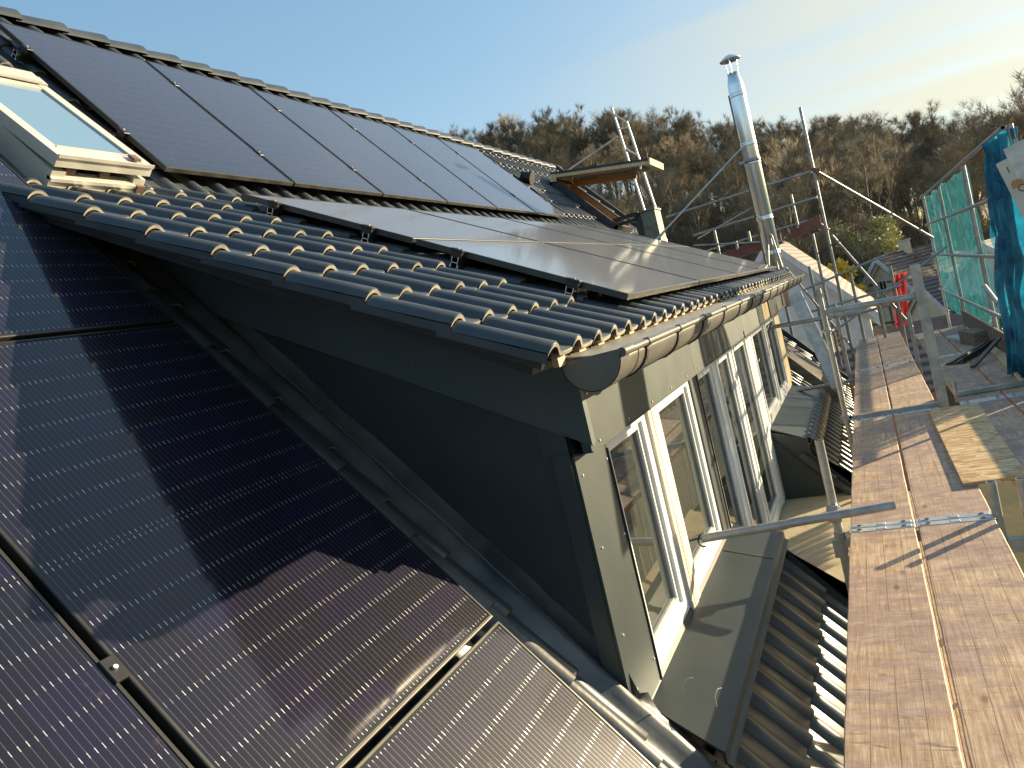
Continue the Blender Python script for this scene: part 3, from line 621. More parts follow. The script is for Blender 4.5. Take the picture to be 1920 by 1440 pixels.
# roof windows ---------------------------------------------------------------
def bar(mb, fn, u0, u1, y0, y1, h0, h1, mi=0):
    mb.hexa([fn(u0, y0, h0), fn(u1, y0, h0), fn(u1, y1, h0), fn(u0, y1, h0), fn(u0, y0, h1), fn(u1, y0, h1), fn(u1, y1, h1), fn(u0, y1, h1)], mi)
ua, ub, ya, yb = u_at_x(-1.27, 0), u_at_x(-.715, 0), .165, .675
mb = MB()    # outer frame on the roof
bar(mb, RP, ua-.06, ub, ya, ya+.07, -.14, .02); bar(mb, RP, ua-.06, ub, yb-.07, yb, -.14, .02)
bar(mb, RP, ub-.05, ub, ya+.07, yb-.07, -.14, -.005); bar(mb, RP, ub-.02, ub+.012, ya, yb, -.03, -.012); bar(mb, RP, ub, ub+.02, ya+.01, yb-.01, -.115, -.07); bar(mb, RP, ub-.01, ub+.06, ya-.03, yb+.03, -.138, -.126)
bar(mb, RP, ua-.10, ua-.02, ya-.02, yb+.02, -.10, .055); bar(mb, RP, ua-.11, ua-.01, ya+.02, yb-.02, .055, .07)
rw = mb.build('roof_window', 'cream', house)
def SP(u, y, h): return RP(u, y, h+.012+.055*(u-ua)/(ub-ua))      # sash stands a little open at the foot
mb = MB(); bar(mb, SP, ua, ub+.01, ya-.005, ya+.050, -.02, .040); bar(mb, SP, ua, ub+.01, yb-.050, yb+.005, -.02, .040)
bar(mb, SP, ub-.075, ub+.01, ya+.050, yb-.050, -.02, .038); bar(mb, SP, ua, ua+.05, ya+.050, yb-.050, -.02, .038); bar(mb, SP, ub-.085, ub-.075, ya+.045, yb-.045, .03, .046)
bar(mb, SP, ub+.01, ub+.018, ya-.005, yb+.005, .030, .048)
mb.build('sash', 'cream', rw)
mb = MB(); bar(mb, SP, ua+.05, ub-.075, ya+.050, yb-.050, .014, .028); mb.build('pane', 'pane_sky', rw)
mb = MB(); bar(mb, SP, ub-.06, ub-.01, yb-.10, yb-.06, .046, .060); mb.build('latch', 'timber_dark', rw)
mb = MB(); bar(mb, RP, ub-.02, ub+.02, yb-.05, yb-.005, -.05, -.01); mb.build('latch', 'timber_dark', rw)
for yy in (ya+.08, ya+.26): mb = MB(); bar(mb, RP, ub-.03, ub-.015, yy, yy+.05, -.01, .03); mb.build('latch', 'timber_dark', rw)
mb = MB()    # soft flashing around its foot
def apr(s, t):
    u = ub+.02+s*.16; y = ya-.16+t*(yb-ya+.26)
    return RP(u, y, TH+.055+.018*math.cos((y+.02)/.2105*2*PI)*s-.01*s)
mb.grid(apr, 4, 60); bar(mb, RP, ua, ub+.1, ya-.15, ya-.005, -.14, -.10); mb.build('roof_window_flashing', 'lead', rw)
# far roof window, sash swung right up
ua, ub, ya, yb = u_at_x(-1.74, -.05), u_at_x(-.84, -.05), 9.82, 10.70
mb = MB(); bar(mb, RP, ua, ub, ya, ya+.05, -.14, -.02, 0); bar(mb, RP, ua, ub, yb-.05, yb, -.14, -.02, 0); bar(mb, RP, ub-.05, ub, ya, yb, -.14, -.03, 0); bar(mb, RP, ua, ua+.05, ya, yb, -.14, -.02, 0)
rw2 = mb.build('roof_window', 'dark_steel', house)
mb = MB(); bar(mb, RP, ua+.05, ub-.05, yb-.062, yb-.05, -.52, -.04); bar(mb, RP, ua+.05, ub-.05, ya+.05, ya+.062, -.52, -.04); bar(mb, RP, ub-.062, ub-.05, ya+.05, yb-.05, -.52, -.05); bar(mb, RP, ua+.05, ua+.062, ya+.05, yb-.05, -.52, -.05); mb.build('pine_lining', 'pine', rw2)
mb = MB(); bar(mb, RP, ua+.062, ub-.062, ya+.062, yb-.062, -.53, -.52); mb.build('opening_shade', 'black', rw2)
H0 = Vector((-1.74, 0, 2.05)); tip = Vector((-.13, 0, 1.775)); dd = (tip-H0); SL = dd.length; dd.normalize(); nn_ = Vector((-dd.z, 0, dd.x))
def WP(u, y, h): return H0+dd*u+nn_*h+Vector((0, y, 0))
mb = MB()
for (a, b) in ((ya-.03, ya+.05), (yb-.05, yb+.03)): bar(mb, WP, 0, SL, a, b, .0, .035)
bar(mb, WP, SL-.09, SL, ya+.05, yb-.05, .0, .035); bar(mb, WP, 0, .09, ya+.05, yb-.05, 0, .035); mb.build('sash_cover', 'dark_steel', rw2)
mb = MB()
for (a, b) in ((ya-.02, ya+.06), (yb-.06, yb+.02)): bar(mb, WP, 0, SL-.01, a, b, -.055, -.002)
bar(mb, WP, SL-.09, SL-.005, ya+.06, yb-.06, -.055, -.002); bar(mb, WP, .0, .08, ya+.06, yb-.06, -.055, -.002)
bar(mb, WP, .0, .10, ya-.04, ya-.022, -.12, .0)
bar(mb, WP, SL-.004, SL+.03, ya-.02, yb+.02, -.06, .04)
mb.build('sash', 'raw_wood', rw2)
mb = MB(); bar(mb, WP, .05, SL-.3, ya+.062, ya+.09, -.075, -.056); mb.build('sash_lining', 'pine', rw2); mb = MB(); bar(mb, WP, .1, SL*.75, yb-.09, yb-.062, -.15, -.056); mb.build('sash_lining', 'pine', rw2)
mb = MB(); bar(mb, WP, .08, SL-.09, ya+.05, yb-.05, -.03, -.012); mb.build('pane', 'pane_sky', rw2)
# ------------------------------------------------------------------ solar modules
PL, PW_ = 1.722, 1.134
def panel_meshes():
    f = MB(); w, d, c = .011, .030, .004
    sec = [(0, -d), (0, -c), (c*.3, -c*.3), (c, 0), (w, 0), (w, -d)]       # frame section with a rounded outer edge, mitred round the module
    n = len(sec); vs = []
    for sx, sy in ((0, 0), (1, 0), (1, 1), (0, 1)):
        for (o_, z) in sec: vs.append((o_ if not sx else PL-o_, o_ if not sy else PW_-o_, z))
    f.add(vs, [(k*n+i, ((k+1) % 4)*n+i, ((k+1) % 4)*n+(i+1) % n, k*n+(i+1) % n) for k in range(4) for i in range(n)])
    # thin bevel line inside the frame
    g = MB(); g.box((w, w, -.008), (PL-w, PW_-w, -.0025))
    bk = MB(); bk.box((w, w, -.012), (PL-w, PW_-w, -.0085))
    return f.mesh('panel_frame', 'frame'), g.mesh('panel_glass', 'solar'), bk.mesh('panel_back', 'black')
PF, PG, PB = panel_meshes(); PG2 = PG.copy(); PG2.materials[0] = MT['solar_plain']
def clamp_mesh():
    c = MB(); c.box((-.035, -.010, -.006), (.035, .030, .006), 0, None, .002); c.tube((0, .010, .004), (0, .010, .013), .006, 8, 1); c.box((-.03, -.004, -.04), (.03, .024, -.006)); return c.mesh('clamp', ['black', 'alu'])
PC = clamp_mesh()
def panel(label, group, mtx, clamps=(), plain=True):
    t = thing('solar_panel', label, 'solar panel', group=group, mtx=mtx)
    for nm, me in (('frame', PF), ('glass', PG2 if plain else PG), ('backsheet', PB)):
        o = bpy.data.objects.new(nm, me); C.objects.link(o); o.parent = t
    for (x, y, r) in clamps:
        o = bpy.data.objects.new('clamp', PC); C.objects.link(o); o.parent = t; o.location = (x, y, 0); o.rotation_euler = (0, 0, r)
    return t
def mtx_from(o, x, y, z):
    m = Matrix.Identity(4)
    for i in range(3): m[i][0] = x[i]; m[i][1] = y[i]; m[i][2] = z[i]; m[i][3] = o[i]
    return m
xm, ym, zm = Vector((ca, 0, -sa)), Vector((0, 1, 0)), Vector((sa, 0, ca))
GAP = .020
near = {(0, 0): 'large solar panel beside the dark dormer cheek, half in its shadow',
        (1, 0): 'brownish sunlit solar panel below the foot of the dormer corner',
        (-1, 0): 'solar panel left of the cheek, just below the near roof window',
        (0, 1): 'solar panel filling the bottom left corner of the photo',
        (-1, 1): 'solar panel at the left edge, beside the one under the roof window',
        (1, 1): 'solar panel at the bottom edge beside the black gap, below the corner one'}
for (iu, iy), lab in near.items():
    o = RP(iu*(PL+GAP), -PW_-iy*(PW_+GAP+.003), 0)
    panel(lab, 'solar panels in the field left of the dormer', mtx_from(o, xm, ym, zm), [(1.19, PW_, 0)] if iy == 1 and iu == 0 else (), False)
ordn = ['nearest', 'second', 'third', 'fourth', 'fifth', 'farthest']
for i in range(6):
    k_ = .970; o = CAM+(RP(-1.497-PL, 1.162+i*(PW_+GAP), -.0925)-CAM)*k_
    panel('%s of six upright solar panels in the row below the ridge' % (ordn[i] if i in (0, 5) else ordn[i]+' from the near end'), 'solar panels in the row below the ridge',
          mtx_from(o, xm*k_, ym*k_, zm*k_), [(.36, PW_+.002, 0), (1.33, PW_+.002, 0)]+([(.36, -.02, 0), (1.33, -.02, 0)] if i == 0 else []))
xd, zd = Vector((cb, 0, -sb)), Vector((sb, 0, cb))
names4 = ['nearest', 'second', 'third', 'farthest']
for r, nm in ((0, 'lower'), (1, 'upper')):
    for i in range(4):
        o = DP(-r*(PW_+GAP), i*(PL+GAP), 0)
        # panel x along +Y, panel y up-slope
        panel('%s solar panel of the %s row on the dormer roof' % (names4[i] if i in (0, 3) else names4[i]+' from near', nm), 'flat-lying solar panels on the dormer roof',
              mtx_from(o, Vector((0, 1, 0)), -xd, zd), [(-.012, .26, PI/2), (-.012, .88, PI/2)] if i == 0 else ())
# mounting rails: H-profile running along the eaves
def rail(fn, u, y0, y1, h, label, group):
    t = thing('mounting_rail', label, 'mounting rail', fn(u, y0, h), group)
    mb = MB(); W, H, th = .038, .052, .0035
    for (a, b, c, d) in ((-W/2, -W/2+th, -H, 0), (W/2-th, W/2, -H, 0), (-W/2, W/2, -H*.5-th, -H*.5), (-W/2, W/2, -th, 0), (-W/2-.006, -W/2, -H, -H+.012), (W/2, W/2+.006, -H, -H+.012)):
        p = [(u+a, y0, h+c), (u+b, y0, h+c), (u+b, y1, h+c), (u+a, y1, h+c), (u+a, y0, h+d), (u+b, y0, h+d), (u+b, y1, h+d), (u+a, y1, h+d)]
        mb.hexa([fn(*q) for q in p])
    body = mb.build('rail', 'frame', t)
    mb = MB(); e = .001
    for (a, b, c, d) in ((-W/2, -W/2+th, -H, 0), (W/2-th, W/2, -H, 0), (-W/2, W/2, -H*.5-th, -H*.5), (-W/2-.006, -W/2, -H, -H+.012), (W/2, W/2+.006, -H, -H+.012)):
        p = [(u+a, y0-e, h+c), (u+b, y0-e, h+c), (u+b, y0-e, h+d), (u+a, y0-e, h+d)]; mb.quad(*[fn(*q) for q in p])
    mb.build('cut_end', 'alu', body)
    y = y0+.10; k = 0
    while y < min(y1, y0+2.6):
        mb = MB(); mb.hexa([fn(u-.03, y, h-.105), fn(u+.03, y, h-.105), fn(u+.03, y+.04, h-.105), fn(u-.03, y+.04, h-.105), fn(u-.03, y, h-H), fn(u+.03, y, h-H), fn(u+.03, y+.04, h-H), fn(u-.03, y+.04, h-H)])
        mb.hexa([fn(u-.02, y, h-.115), fn(u+.17, y, h-.115), fn(u+.17, y+.035, h-.115), fn(u-.02, y+.035, h-.115), fn(u-.02, y, h-.105), fn(u+.17, y, h-.105), fn(u+.17, y+.035, h-.105), fn(u-.02, y+.035, h-.105)])
        mb.tube(fn(u+.05, y-.012, h-.075), fn(u+.05, y+.05, h-.075), .011, 8); mb.tube(fn(u+.14, y+.017, h-.105), fn(u+.14, y+.017, h-.092), .012, 8)
        mb.build('roof_hook', 'alu' if k == 0 else 'dark_steel', t); y += .84; k += 1
    return t
for u, lab in ((-2.03, 'uppermost rail end under the near edge of the dormer panels'), (-1.40, 'second rail from the top under the near edge of the dormer panels'), (-.87, 'third rail from the top under the near edge of the dormer panels'), (-.26, 'lowest rail under the dormer panels, close to the gutter corner')):
    rail(DP, u, -.055, 7.25, -.032, 'black ' + lab, 'mounting rails on the dormer roof')
for u, lab in ((-3.066+.35, 'upper black rail end beside the roof window, under the ridge panels'), (-3.066+1.29, 'lower black rail end beside the roof window, under the ridge panels')):
    rail(lambda a, y, h: RP(a, y, h-.040), u, 1.059-.07, 7.6, -.032, lab, 'mounting rails under the ridge panels')
for u, lab in ((.42, 'black rail seen through the gap between the foreground panels'),):
    rail(RP, u, -3.4, -.02, -.032, lab, 'mounting rails of the foreground panels')
# white micro cables / module label at the upper-lower joint
# ------------------------------------------------------------------ steel flue
fl_t = thing('steel_flue', 'shiny stainless steel flue pipe with rain cap rising beyond the dormer', 'chimney', (1.405, 9.30, -.45))
FX, FY = 1.405, 9.30
mb = MB(); mb.lathe([(.0001, -.9), (.108, -.9), (.108, 2.30), (.106, 2.31), (.085, 2.41), (.078, 2.415), (.078, 2.47), (.070, 2.47), (.070, 2.40)], (FX, FY, 0), 32)
pipe_ = mb.build('pipe', 'stainless', fl_t)
for z in (2.16, 1.46, 1.20, .40, -.10):
    mb = MB(); mb.lathe([(.108, z-.03), (.1125, z-.026), (.1125, z-.006), (.110, z), (.1125, z+.006), (.1125, z+.026), (.108, z+.03)], (FX, FY, 0), 32); mb.build('joint_band', 'stainless', pipe_)
mb = MB(); mb.lathe([(.0001, 2.735), (.06, 2.715), (.125, 2.675), (.145, 2.655), (.143, 2.650), (.06, 2.685), (.0001, 2.70)], (FX, FY, 0), 28); mb.build('rain_cap', 'stainless', fl_t)
for k in range(3):
    a = k*2*PI/3+.5; mb = MB(); p = Vector((FX+.074*math.cos(a), FY+.074*math.sin(a), 2.44)); q_ = Vector((FX+.095*math.cos(a), FY+.095*math.sin(a), 2.672)); mb.tube(p, q_, .007, 6); mb.build('cap_strut', 'stainless', fl_t)
mb = MB()   # second thinner line behind (dark conduit strip)
mb.tube((FX-.112, FY+.03, -.9), (FX-.112, FY+.03, 2.2), .020, 8); mb.build('conduit', 'grey_wood', fl_t)
mb = MB(); mb.lathe([(.1085, 1.20), (.118, 1.20), (.118, 1.25), (.1085, 1.25)], (FX, FY, 0), 24); mb.box((FX-.17, FY-.13, 1.205), (FX-.09, FY-.08, 1.245)); mb.build('stay_clamp', 'steel', fl_t)
mb = MB(); ft = DP(-1.75, 8.62-1.113, -.06); mb.tube((FX-.10, FY-.1, 1.42), ft, .0125, 8); mb.build('stay_rod', 'steel_bright', fl_t)
mb = MB(); mb.tube((FX, FY-.11, .14), (FX-.05, 8.86, -.33), .011, 8); mb.tube((FX+.05, FY-.10, .14), (FX+.13, 8.86, -.36), .011, 8); mb.tube((FX-.04, 8.88, -.33), (FX+.13, 8.88, -.34), .009, 8); mb.tube((FX+.03, FY-.11, .10), (FX+.08, 8.80, -.36), .009, 8)
mb.build('foot_bracket', 'steel', fl_t)
# sheet-metal vent box beyond the upper dormer row
t = thing('vent_box', 'galvanised sheet-metal vent box with black arm above the dormer panels', 'vent box', (-.42, 10.2, .5))
mb = MB(); mb.box((-.50, 10.05, .30), (-.26, 10.45, 1.06), 0, None, .012); mb.box((-.515, 10.03, 1.06), (-.245, 10.47, 1.085)); bx = mb.build('duct', 'zinc', t)
mb = MB(); mb.box((-.60, 10.04, .30), (-.505, 10.40, 1.05)); mb.build('dark_side', 'dark_steel', t)
mb = MB(); mb.box((-1.16, 10.0, 1.03), (-.52, 10.12, 1.09)); mb.box((-1.10, 10.0, .95), (-.60, 10.04, 1.0)); mb.build('arm', 'black', t)
# ------------------------------------------------------------------ scaffold
DZ = -1.87; GY = 11.95
def plank(x0, x1, y0, y1, z, label, group, caps=(True, True), m='deck'):
    t = thing('scaffold_plank', label, 'scaffold plank', ((x0+x1)/2, (y0+y1)/2, z-.045), group)
    mb = MB(); n = 24; q = random.Random(int(x0*1000+y0*77))
    bow = q.uniform(-.003, .003)
    # worn long edges: small wobble along the length
    L0 = [x0+q.uniform(-.0015, .0015) for _ in range(n+1)]; L1 = [x1+q.uniform(-.0015, .0015) for _ in range(n+1)]
    vs = []
    for i in range(n+1):
        y = y0+(y1-y0)*i/n; zz = z+bow*math.sin(PI*i/n)
        vs += [(L0[i]+.002, y, zz-.045), (L0[i], y, zz-.005), (L0[i]+.005, y, zz), (L1[i]-.005, y, zz), (L1[i], y, zz-.005), (L1[i]-.002, y, zz-.045)]
    fs = []
    for i in range(n):
        for k in range(6): j = (k+1) % 6; fs.append((i*6+k, i*6+j, i*6+6+j, i*6+6+k))
    mb.add(vs, fs, 0); mb.add(vs[:6], [(5, 4, 3, 2, 1, 0)]); mb.add(vs[-6:], [(0, 1, 2, 3, 4, 5)])
    mb.build('board', m, t)
    for c, yy, s in ((caps[0], y0, 1), (caps[1], y1, -1)):
        if not c: continue
        mb = MB(); a, b = (yy-.004, yy+.055) if s > 0 else (yy-.055, yy+.004)
        mb.box((x0-.002, a, z-.047), (x1+.002, b, z+.0025), 0, None, .0015)
        for k in range(3):
            xx = x0+.035+k*(x1-x0-.07)/2; mb.box((xx-.022, a+.012 if s > 0 else b-.046, z+.002), (xx+.022, a+.046 if s > 0 else b-.012, z+.0048), 0, None, .001)
        for k in range(2):
            xx = x0+.05+k*(x1-x0-.10); mb.tube((xx, (a+b)/2, z+.004), (xx, (a+b)/2, z+.0065), .012, 10, 1)
        mb.build('end_cap', ['steel_bright', 'dark_steel'], t)
    return t
bays = [(-3.95, -.88), (-.86, 2.205), (2.225, 5.27), (5.29, 8.42), (8.44, 12.35)]
where = ['behind the camera', 'nearest', 'second', 'third', 'farthest']
lab_in = {1: 'in the foreground, before the riveted steel joint', 2: 'between the steel joint and the first crossbar', 3: 'beyond the first crossbar', 4: 'at the far end by the red netting'}
for i, (a, b) in enumerate(bays):
    if i == 0: continue
    plank(2.155, 2.478, a, b, DZ, 'inner worn plank, roof side, '+lab_in[i], 'planks of the inner scaffold lane')
    plank(2.494, 2.850, a, b, DZ, 'outer worn plank, street side, '+lab_in[i], 'planks of the inner scaffold lane')
for i, (a, b) in enumerate(((2.42, 5.27), (5.29, 8.34), (8.36, 11.4))):
    wl = ('beside the chipboard sheet', 'under the black gutter pieces', 'with off-cuts lying on it')[i]
    plank(3.03, 3.355, a, b, DZ, 'shaded plank of the outer lane, house side, '+wl, 'planks of the outer scaffold lane')
    plank(3.375, 3.70, a, b, DZ, 'shaded plank of the outer lane, net side, '+wl, 'planks of the outer scaffold lane')
plank(2.98, 3.30, -.6, 2.1, DZ-2.0, 'red-brown plank one level below, seen past the deck edge', 'planks one level down', m='red_wood'); plank(3.33, 3.65, -.6, 2.1, DZ-2.0, 'second red-brown plank one level below, farther out', 'planks one level down', m='red_wood')
plank(2.155, 2.478, 1.0, 9.6, DZ-2.0, 'shaded plank one level down, roof side, glimpsed through the slot between the near planks', 'planks one level down'); plank(2.482, 2.850, 1.0, 9.6, DZ-2.0, 'shaded plank one level down, street side, glimpsed through the slot between the near planks', 'planks one level down')
# chipboard sheet
t = thing('chipboard_sheet', 'square-cut chipboard sheet lying across the two scaffold lanes', 'chipboard', (2.94, 3.95, DZ+.002))
mb = MB(); mb.hexa([(2.775, 2.78, DZ+.003), (3.105, 2.80, DZ+.003), (3.135, 5.10, DZ+.003), (2.765, 5.12, DZ+.003), (2.775, 2.78, DZ+.022), (3.105, 2.80, DZ+.022), (3.135, 5.10, DZ+.022), (2.765, 5.12, DZ+.022)])
mb.build('sheet', 'osb', t)
TR = .0242
def coupler(mb, p, ax='z', mi=0, r=.034):
    p = Vector(p); a = Vector((0, 0, 1)) if ax == 'z' else Vector((1, 0, 0)) if ax == 'x' else Vector((0, 1, 0))
    mb.tube(p-a*.026, p+a*.026, r, 12, mi); o = a.orthogonal().normalized()
    mb.box((p.x+.015, p.y-.05, p.z-.02), (p.x+.05, p.y-.02, p.z+.02), mi); mb.tube(p+o*.03+a*.012, p+o*.062+a*.012, .008, 6, mi)
def tube_thing(p0, p1, label, group=None, r=TR, cat='scaffold tube', couplers=(), m='steel', name='scaffold_tube', open_=True):
    p0 = Vector(p0); p1 = Vector(p1)
    t = thing(name, label, cat, p0, group); mb = MB()
    (mb.pipe if open_ else mb.tube)(p0, p1, r); mb.build('tube', m, t)
    for c in couplers:
        mb = MB(); coupler(mb, c[0], c[1]); mb.build('coupler', 'steel', t)
    return t
def post(x, y, z0, z1, label, group, name='scaffold_post', top_spigot=True, rosettes=()):
    t = thing(name, label, 'scaffold post', (x, y, z0), group)
    mb = MB(); mb.pipe((x, y, z0), (x, y, z1), TR); mb.build('tube', 'steel', t)
    for z in rosettes:
        mb = MB(); mb.tube((x, y, z-.006), (x, y, z+.006), .058, 12); mb.tube((x, y, z-.03), (x, y, z+.03), .031, 12); mb.build('rosette', 'steel', t)
    return t
XI, XM, XO, XS = 2.095, 2.888, 3.0, 3.76
PG_IN, PG_MID, PG_OUT = 'posts along the roof side', 'posts between the two lanes', 'tall posts along the net side'
# frame at the steel joint
t = post(2.095, 2.215, -2.36, -1.345, 'short grey post stub by the balcony, crossed by the tie tube', PG_IN)
mb = MB(); mb.tube((2.095, 2.215, -1.82), (2.095, 2.215, -1.72), .034, 12); mb.box((2.06, 2.16, -1.80), (2.13, 2.205, -1.72)); mb.box((2.05, 2.19, -2.02), (2.09, 2.24, -1.92)); mb.tube((2.095, 2.215, -2.0), (2.095, 2.215, -1.88), .030, 12)
mb.build('wedge_head', 'steel', t)
mb = MB(); mb.box((2.10, 2.19, -1.965), (2.86, 2.24, -1.92)); mb.build('transom', 'steel', t)
tt = tube_thing((1.415, 1.86, -1.722), (2.40, 2.20, -1.755), 'long grey tie tube from the window mullion across the plank edge', 'tie tubes fixed to the wall', .0242, 'tie tube', [((2.095, 2.165, -1.745), 'x')])
mb = MB(); mb.path([(1.330, 1.80, -1.712), (1.385, 1.845, -1.716), (1.41, 1.862, -1.722)], .006, 6)
mb.path([(1.42+.028*math.cos(a), 1.865+.006*math.sin(a), -1.735+.034*math.sin(a)) for a in [i*.5 for i in range(11)]], .0055, 6); mb.build('ring_hook', 'dark_steel', tt)
for i, (x, xx) in enumerate(((2.868, 'left'), (3.0, 'right'))):
    t = post(x, 2.215, -2.6, -1.69, ('open post stub beside the steel joint, under the chipboard', 'second open post stub, nearer the frame edge, under the chipboard')[i], PG_MID)
    mb = MB(); mb.box((x+.02, 2.19, -2.07), (x+.10, 2.24, -2.0)); mb.build('crossbar', 'steel', t)
tube_thing((2.90, 2.215, -2.03), (3.8, 2.215, -2.03), 'short grey crossbar joining the two open post stubs', None, .022)
# portal frame between bays
YB = 5.36
t = post(XI, YB, -3.9, -.62, 'slim post at the roof side carrying the first crossbar', PG_IN, rosettes=(-1.02,))
mb = MB(); mb.box((XI+.03, YB-.03, -1.885), (XM-.03, YB+.005, -1.838)); mb.box((XI+.03, YB-.075, -1.875), (XM-.03, YB-.035, -1.858)); mb.build('transom', 'steel', t)
mb = MB(); mb.tube((XI, YB, -1.90), (XI, YB, -1.82), .034, 12); mb.box((XI-.05, YB-.03, -1.87), (XI+.05, YB+.0, -1.83)); mb.build('wedge_head', 'steel', t)
t = thing('scaffold_post', 'wide flat grey post between the lanes, right of the crossbar', 'scaffold post', (XM, YB, -1.95), PG_MID)
mb = MB(); mb.box((XM-.028, YB-.03, -3.9), (XM+.052, YB+.03, -.60), 0, None, .008); mb.build('tube', 'steel', t)
tube_thing((XI+.03, YB+.02, -.845), (XM-.03, YB+.02, -.875), 'grey rail between the two portal posts above the planks', None, .028, 'guard rail', open_=False)
t = thing('guard_bracket', 'grey U-profile crossbeam over the outer lane', 'crossbeam', (3.03, 5.62, DZ), None)
mb = MB(); mb.box((3.02, 5.60, DZ+.004), (3.80, 5.66, DZ+.045), 0, None, .004); mb.tube((3.03, 5.63, DZ-.05), (3.03, 5.63, DZ+.14), .02, 10); mb.build('beam', 'steel', t)
# tie tubes further along
tt = tube_thing((1.42, 8.05, -1.925), (2.25, 8.16, -1.935), 'pale tie tube just above the second window apron', 'tie tubes fixed to the wall', .0242, 'tie tube')
mb = MB(); mb.path([(1.345, 8.02, -1.92), (1.40, 8.04, -1.92)], .007, 6); mb.lathe([(.02, -.02), (.026, 0), (.02, .02)], (1.40, 8.04, -1.925), 10); mb.build('ring_hook', 'stained', tt)
tt = tube_thing((1.41, 7.43, -1.015), (2.42, 7.50, -1.06), 'grey tie tube high up, under the far end of the gutter', 'tie tubes fixed to the wall', .0242, 'tie tube', [((2.03, 7.47, -1.045), 'x')])
mb = MB(); mb.lathe([(.012, -.03), (.03, -.02), (.03, .02), (.012, .03)], (1.385, 7.43, -1.015), 10); mb.build('ring_hook', 'steel', tt)
# frame at bay 3/4
post(XI-.01, 8.43, -3.9, -.95, 'thin post behind the tie tubes, roof side', PG_IN, rosettes=(-1.4,))
post(XI, 11.42, -3.9, 2.11, 'very tall post with a red coupler in front of the wooded hill', PG_IN, rosettes=(.10, -1.30))
t = thing('coupler', 'red swivel coupler on the very tall post', 'coupler', (XI, 11.40, 1.085)); mb = MB(); coupler(mb, (XI, 11.40, 1.085), 'z', 0, .042); mb.box((XI+.02, 11.33, 1.03), (XI+.10, 11.40, 1.08)); mb.build('clamp', 'red_wood', t)
post(XM, 8.43, -3.9, -1.25, 'short post in the gap between the lanes', PG_MID); post(XM, 11.42, -3.9, -.72, 'far post between the lanes beside the red netting', PG_MID)
tube_thing((1.55, 11.1, -1.15), (3.0, 11.3, -1.05), 'level rail in front of the white gable wall', 'far cross rails', .019, 'guard rail'); tube_thing((1.35, 11.6, -.35), (2.1, 11.5, -1.9), 'steep thin brace left of the very tall post', None, .016, 'brace')
tube_thing((-.20, GY+.3, .30), (1.95, GY+.2, .36), 'thin rail behind the red-brown toe boards', 'guard rails at the gable', .014, 'guard rail')
# leaning galvanised plank
t = thing('leaning_plank', 'pale galvanised plank leaning from the gutter down to the scaffold', 'steel plank', (1.92, 8.0, -1.88))
mb = MB(); a, b = Vector((1.68, 8.02, -.70)), Vector((1.95, 7.98, -1.95)); dv = (b-a); sd_ = Vector((.075, .04, .016)); nn2 = Vector((.0, -.03, 0))
mb.hexa([a-sd_, a+sd_, a+sd_+nn2, a-sd_+nn2, b-sd_, b+sd_, b+sd_+nn2, b-sd_+nn2]); mb.build('sheet', 'steel_bright', t)
# braces
tube_thing((XI+.02, 11.38, 1.07), (3.74, 13.9, -.45), 'long diagonal brace from the red coupler down to the teal net', None, .022, 'brace')
tube_thing((2.16, 11.40, -.02), (3.02, 11.46, -1.75), 'shorter diagonal brace beside the tall post, ending at the planks', None, .022, 'brace', [((2.88, 11.44, -1.45), 'z')])
# gable-side scaffold rails and boards (plane beyond the far verge)
tube_thing((2.06, GY-.4, 1.085), (-.50, GY, 1.075), 'top guard rail running left from the red coupler', 'guard rails at the gable', .020, 'guard rail')
tube_thing((2.06, GY-.4, .655), (-.10, GY, .62), 'middle guard rail running left from the tall post', 'guard rails at the gable', .020, 'guard rail')
tube_thing((1.30, GY+.9, 1.00), (-.20, GY+.9, .60), 'thin slanting wire rail behind the flue', 'guard rails at the gable', .010, 'guard rail')
tube_thing((-.10, GY-.2, .43), (1.42, GY-.2, .10), 'thin rail sloping down to the flue foot', None, .016, 'guard rail')
for (x0, x1, z0, z1, lb) in ((.32, 1.36, .10, .20, 'red-brown toe board left of the flue foot'), (1.52, 2.03, .20, .33, 'red-brown toe board between the flue and the tall post')):
    t = thing('toe_board', lb, 'toe board', ((x0+x1)/2, GY-.1, z0), 'toe boards at the gable'); mb = MB()
    mb.hexa([(x0, GY-.12, z0-.07), (x1, GY-.12, z1-.10), (x1, GY-.08, z1-.10), (x0, GY-.08, z0-.07), (x0, GY-.12, z0+.08), (x1, GY-.12, z1+.06), (x1, GY-.08, z1+.06), (x0, GY-.08, z0+.08)]); mb.hexa([(x0, GY-.1, z0-.075), (x1, GY-.1, z1-.105), (x1, GY+.7, z1-.105), (x0, GY+.7, z0-.075), (x0, GY-.1, z0-.055), (x1, GY-.1, z1-.085), (x1, GY+.7, z1-.085), (x0, GY+.7, z0-.055)]); mb.build('board', 'red_wood', t)
for x, z0, z1, lb in ((.30, .0, .62, 'thin white post under the sloping stay rod'), (.62, .16, .31, 'short post stub at the left end of the toe board'), (.86, .22, .42, 'post stub pair standing on the toe board'), (1.66, .25, .83, 'thin post right of the flue, behind the tall post'), (1.86, -2.2, .10, 'grey post below the toe board, in front of the white gable'), (1.20, -2.2, -.05, 'thin post left of the flue foot'), (1.70, -2.6, -.42, 'thin post between the leaning plank and the gutter end'), (2.30, -2.6, -.70, 'thin post just right of the very tall post'), (2.62, -2.6, -.95, 'thin post left of the red netting')):
    post(x, GY-.15, z0, z1, lb, 'small posts of the gable scaffold')
tube_thing((1.80, 11.2, -1.6), (3.72, 11.5, -.62), 'thin rail in front of the half-timbered house', 'far cross rails', .018, 'guard rail'); tube_thing((1.55, 11.3, -.78), (2.9, 11.45, -.52), 'thin rail in front of the white gable', 'far cross rails', .018, 'guard rail')
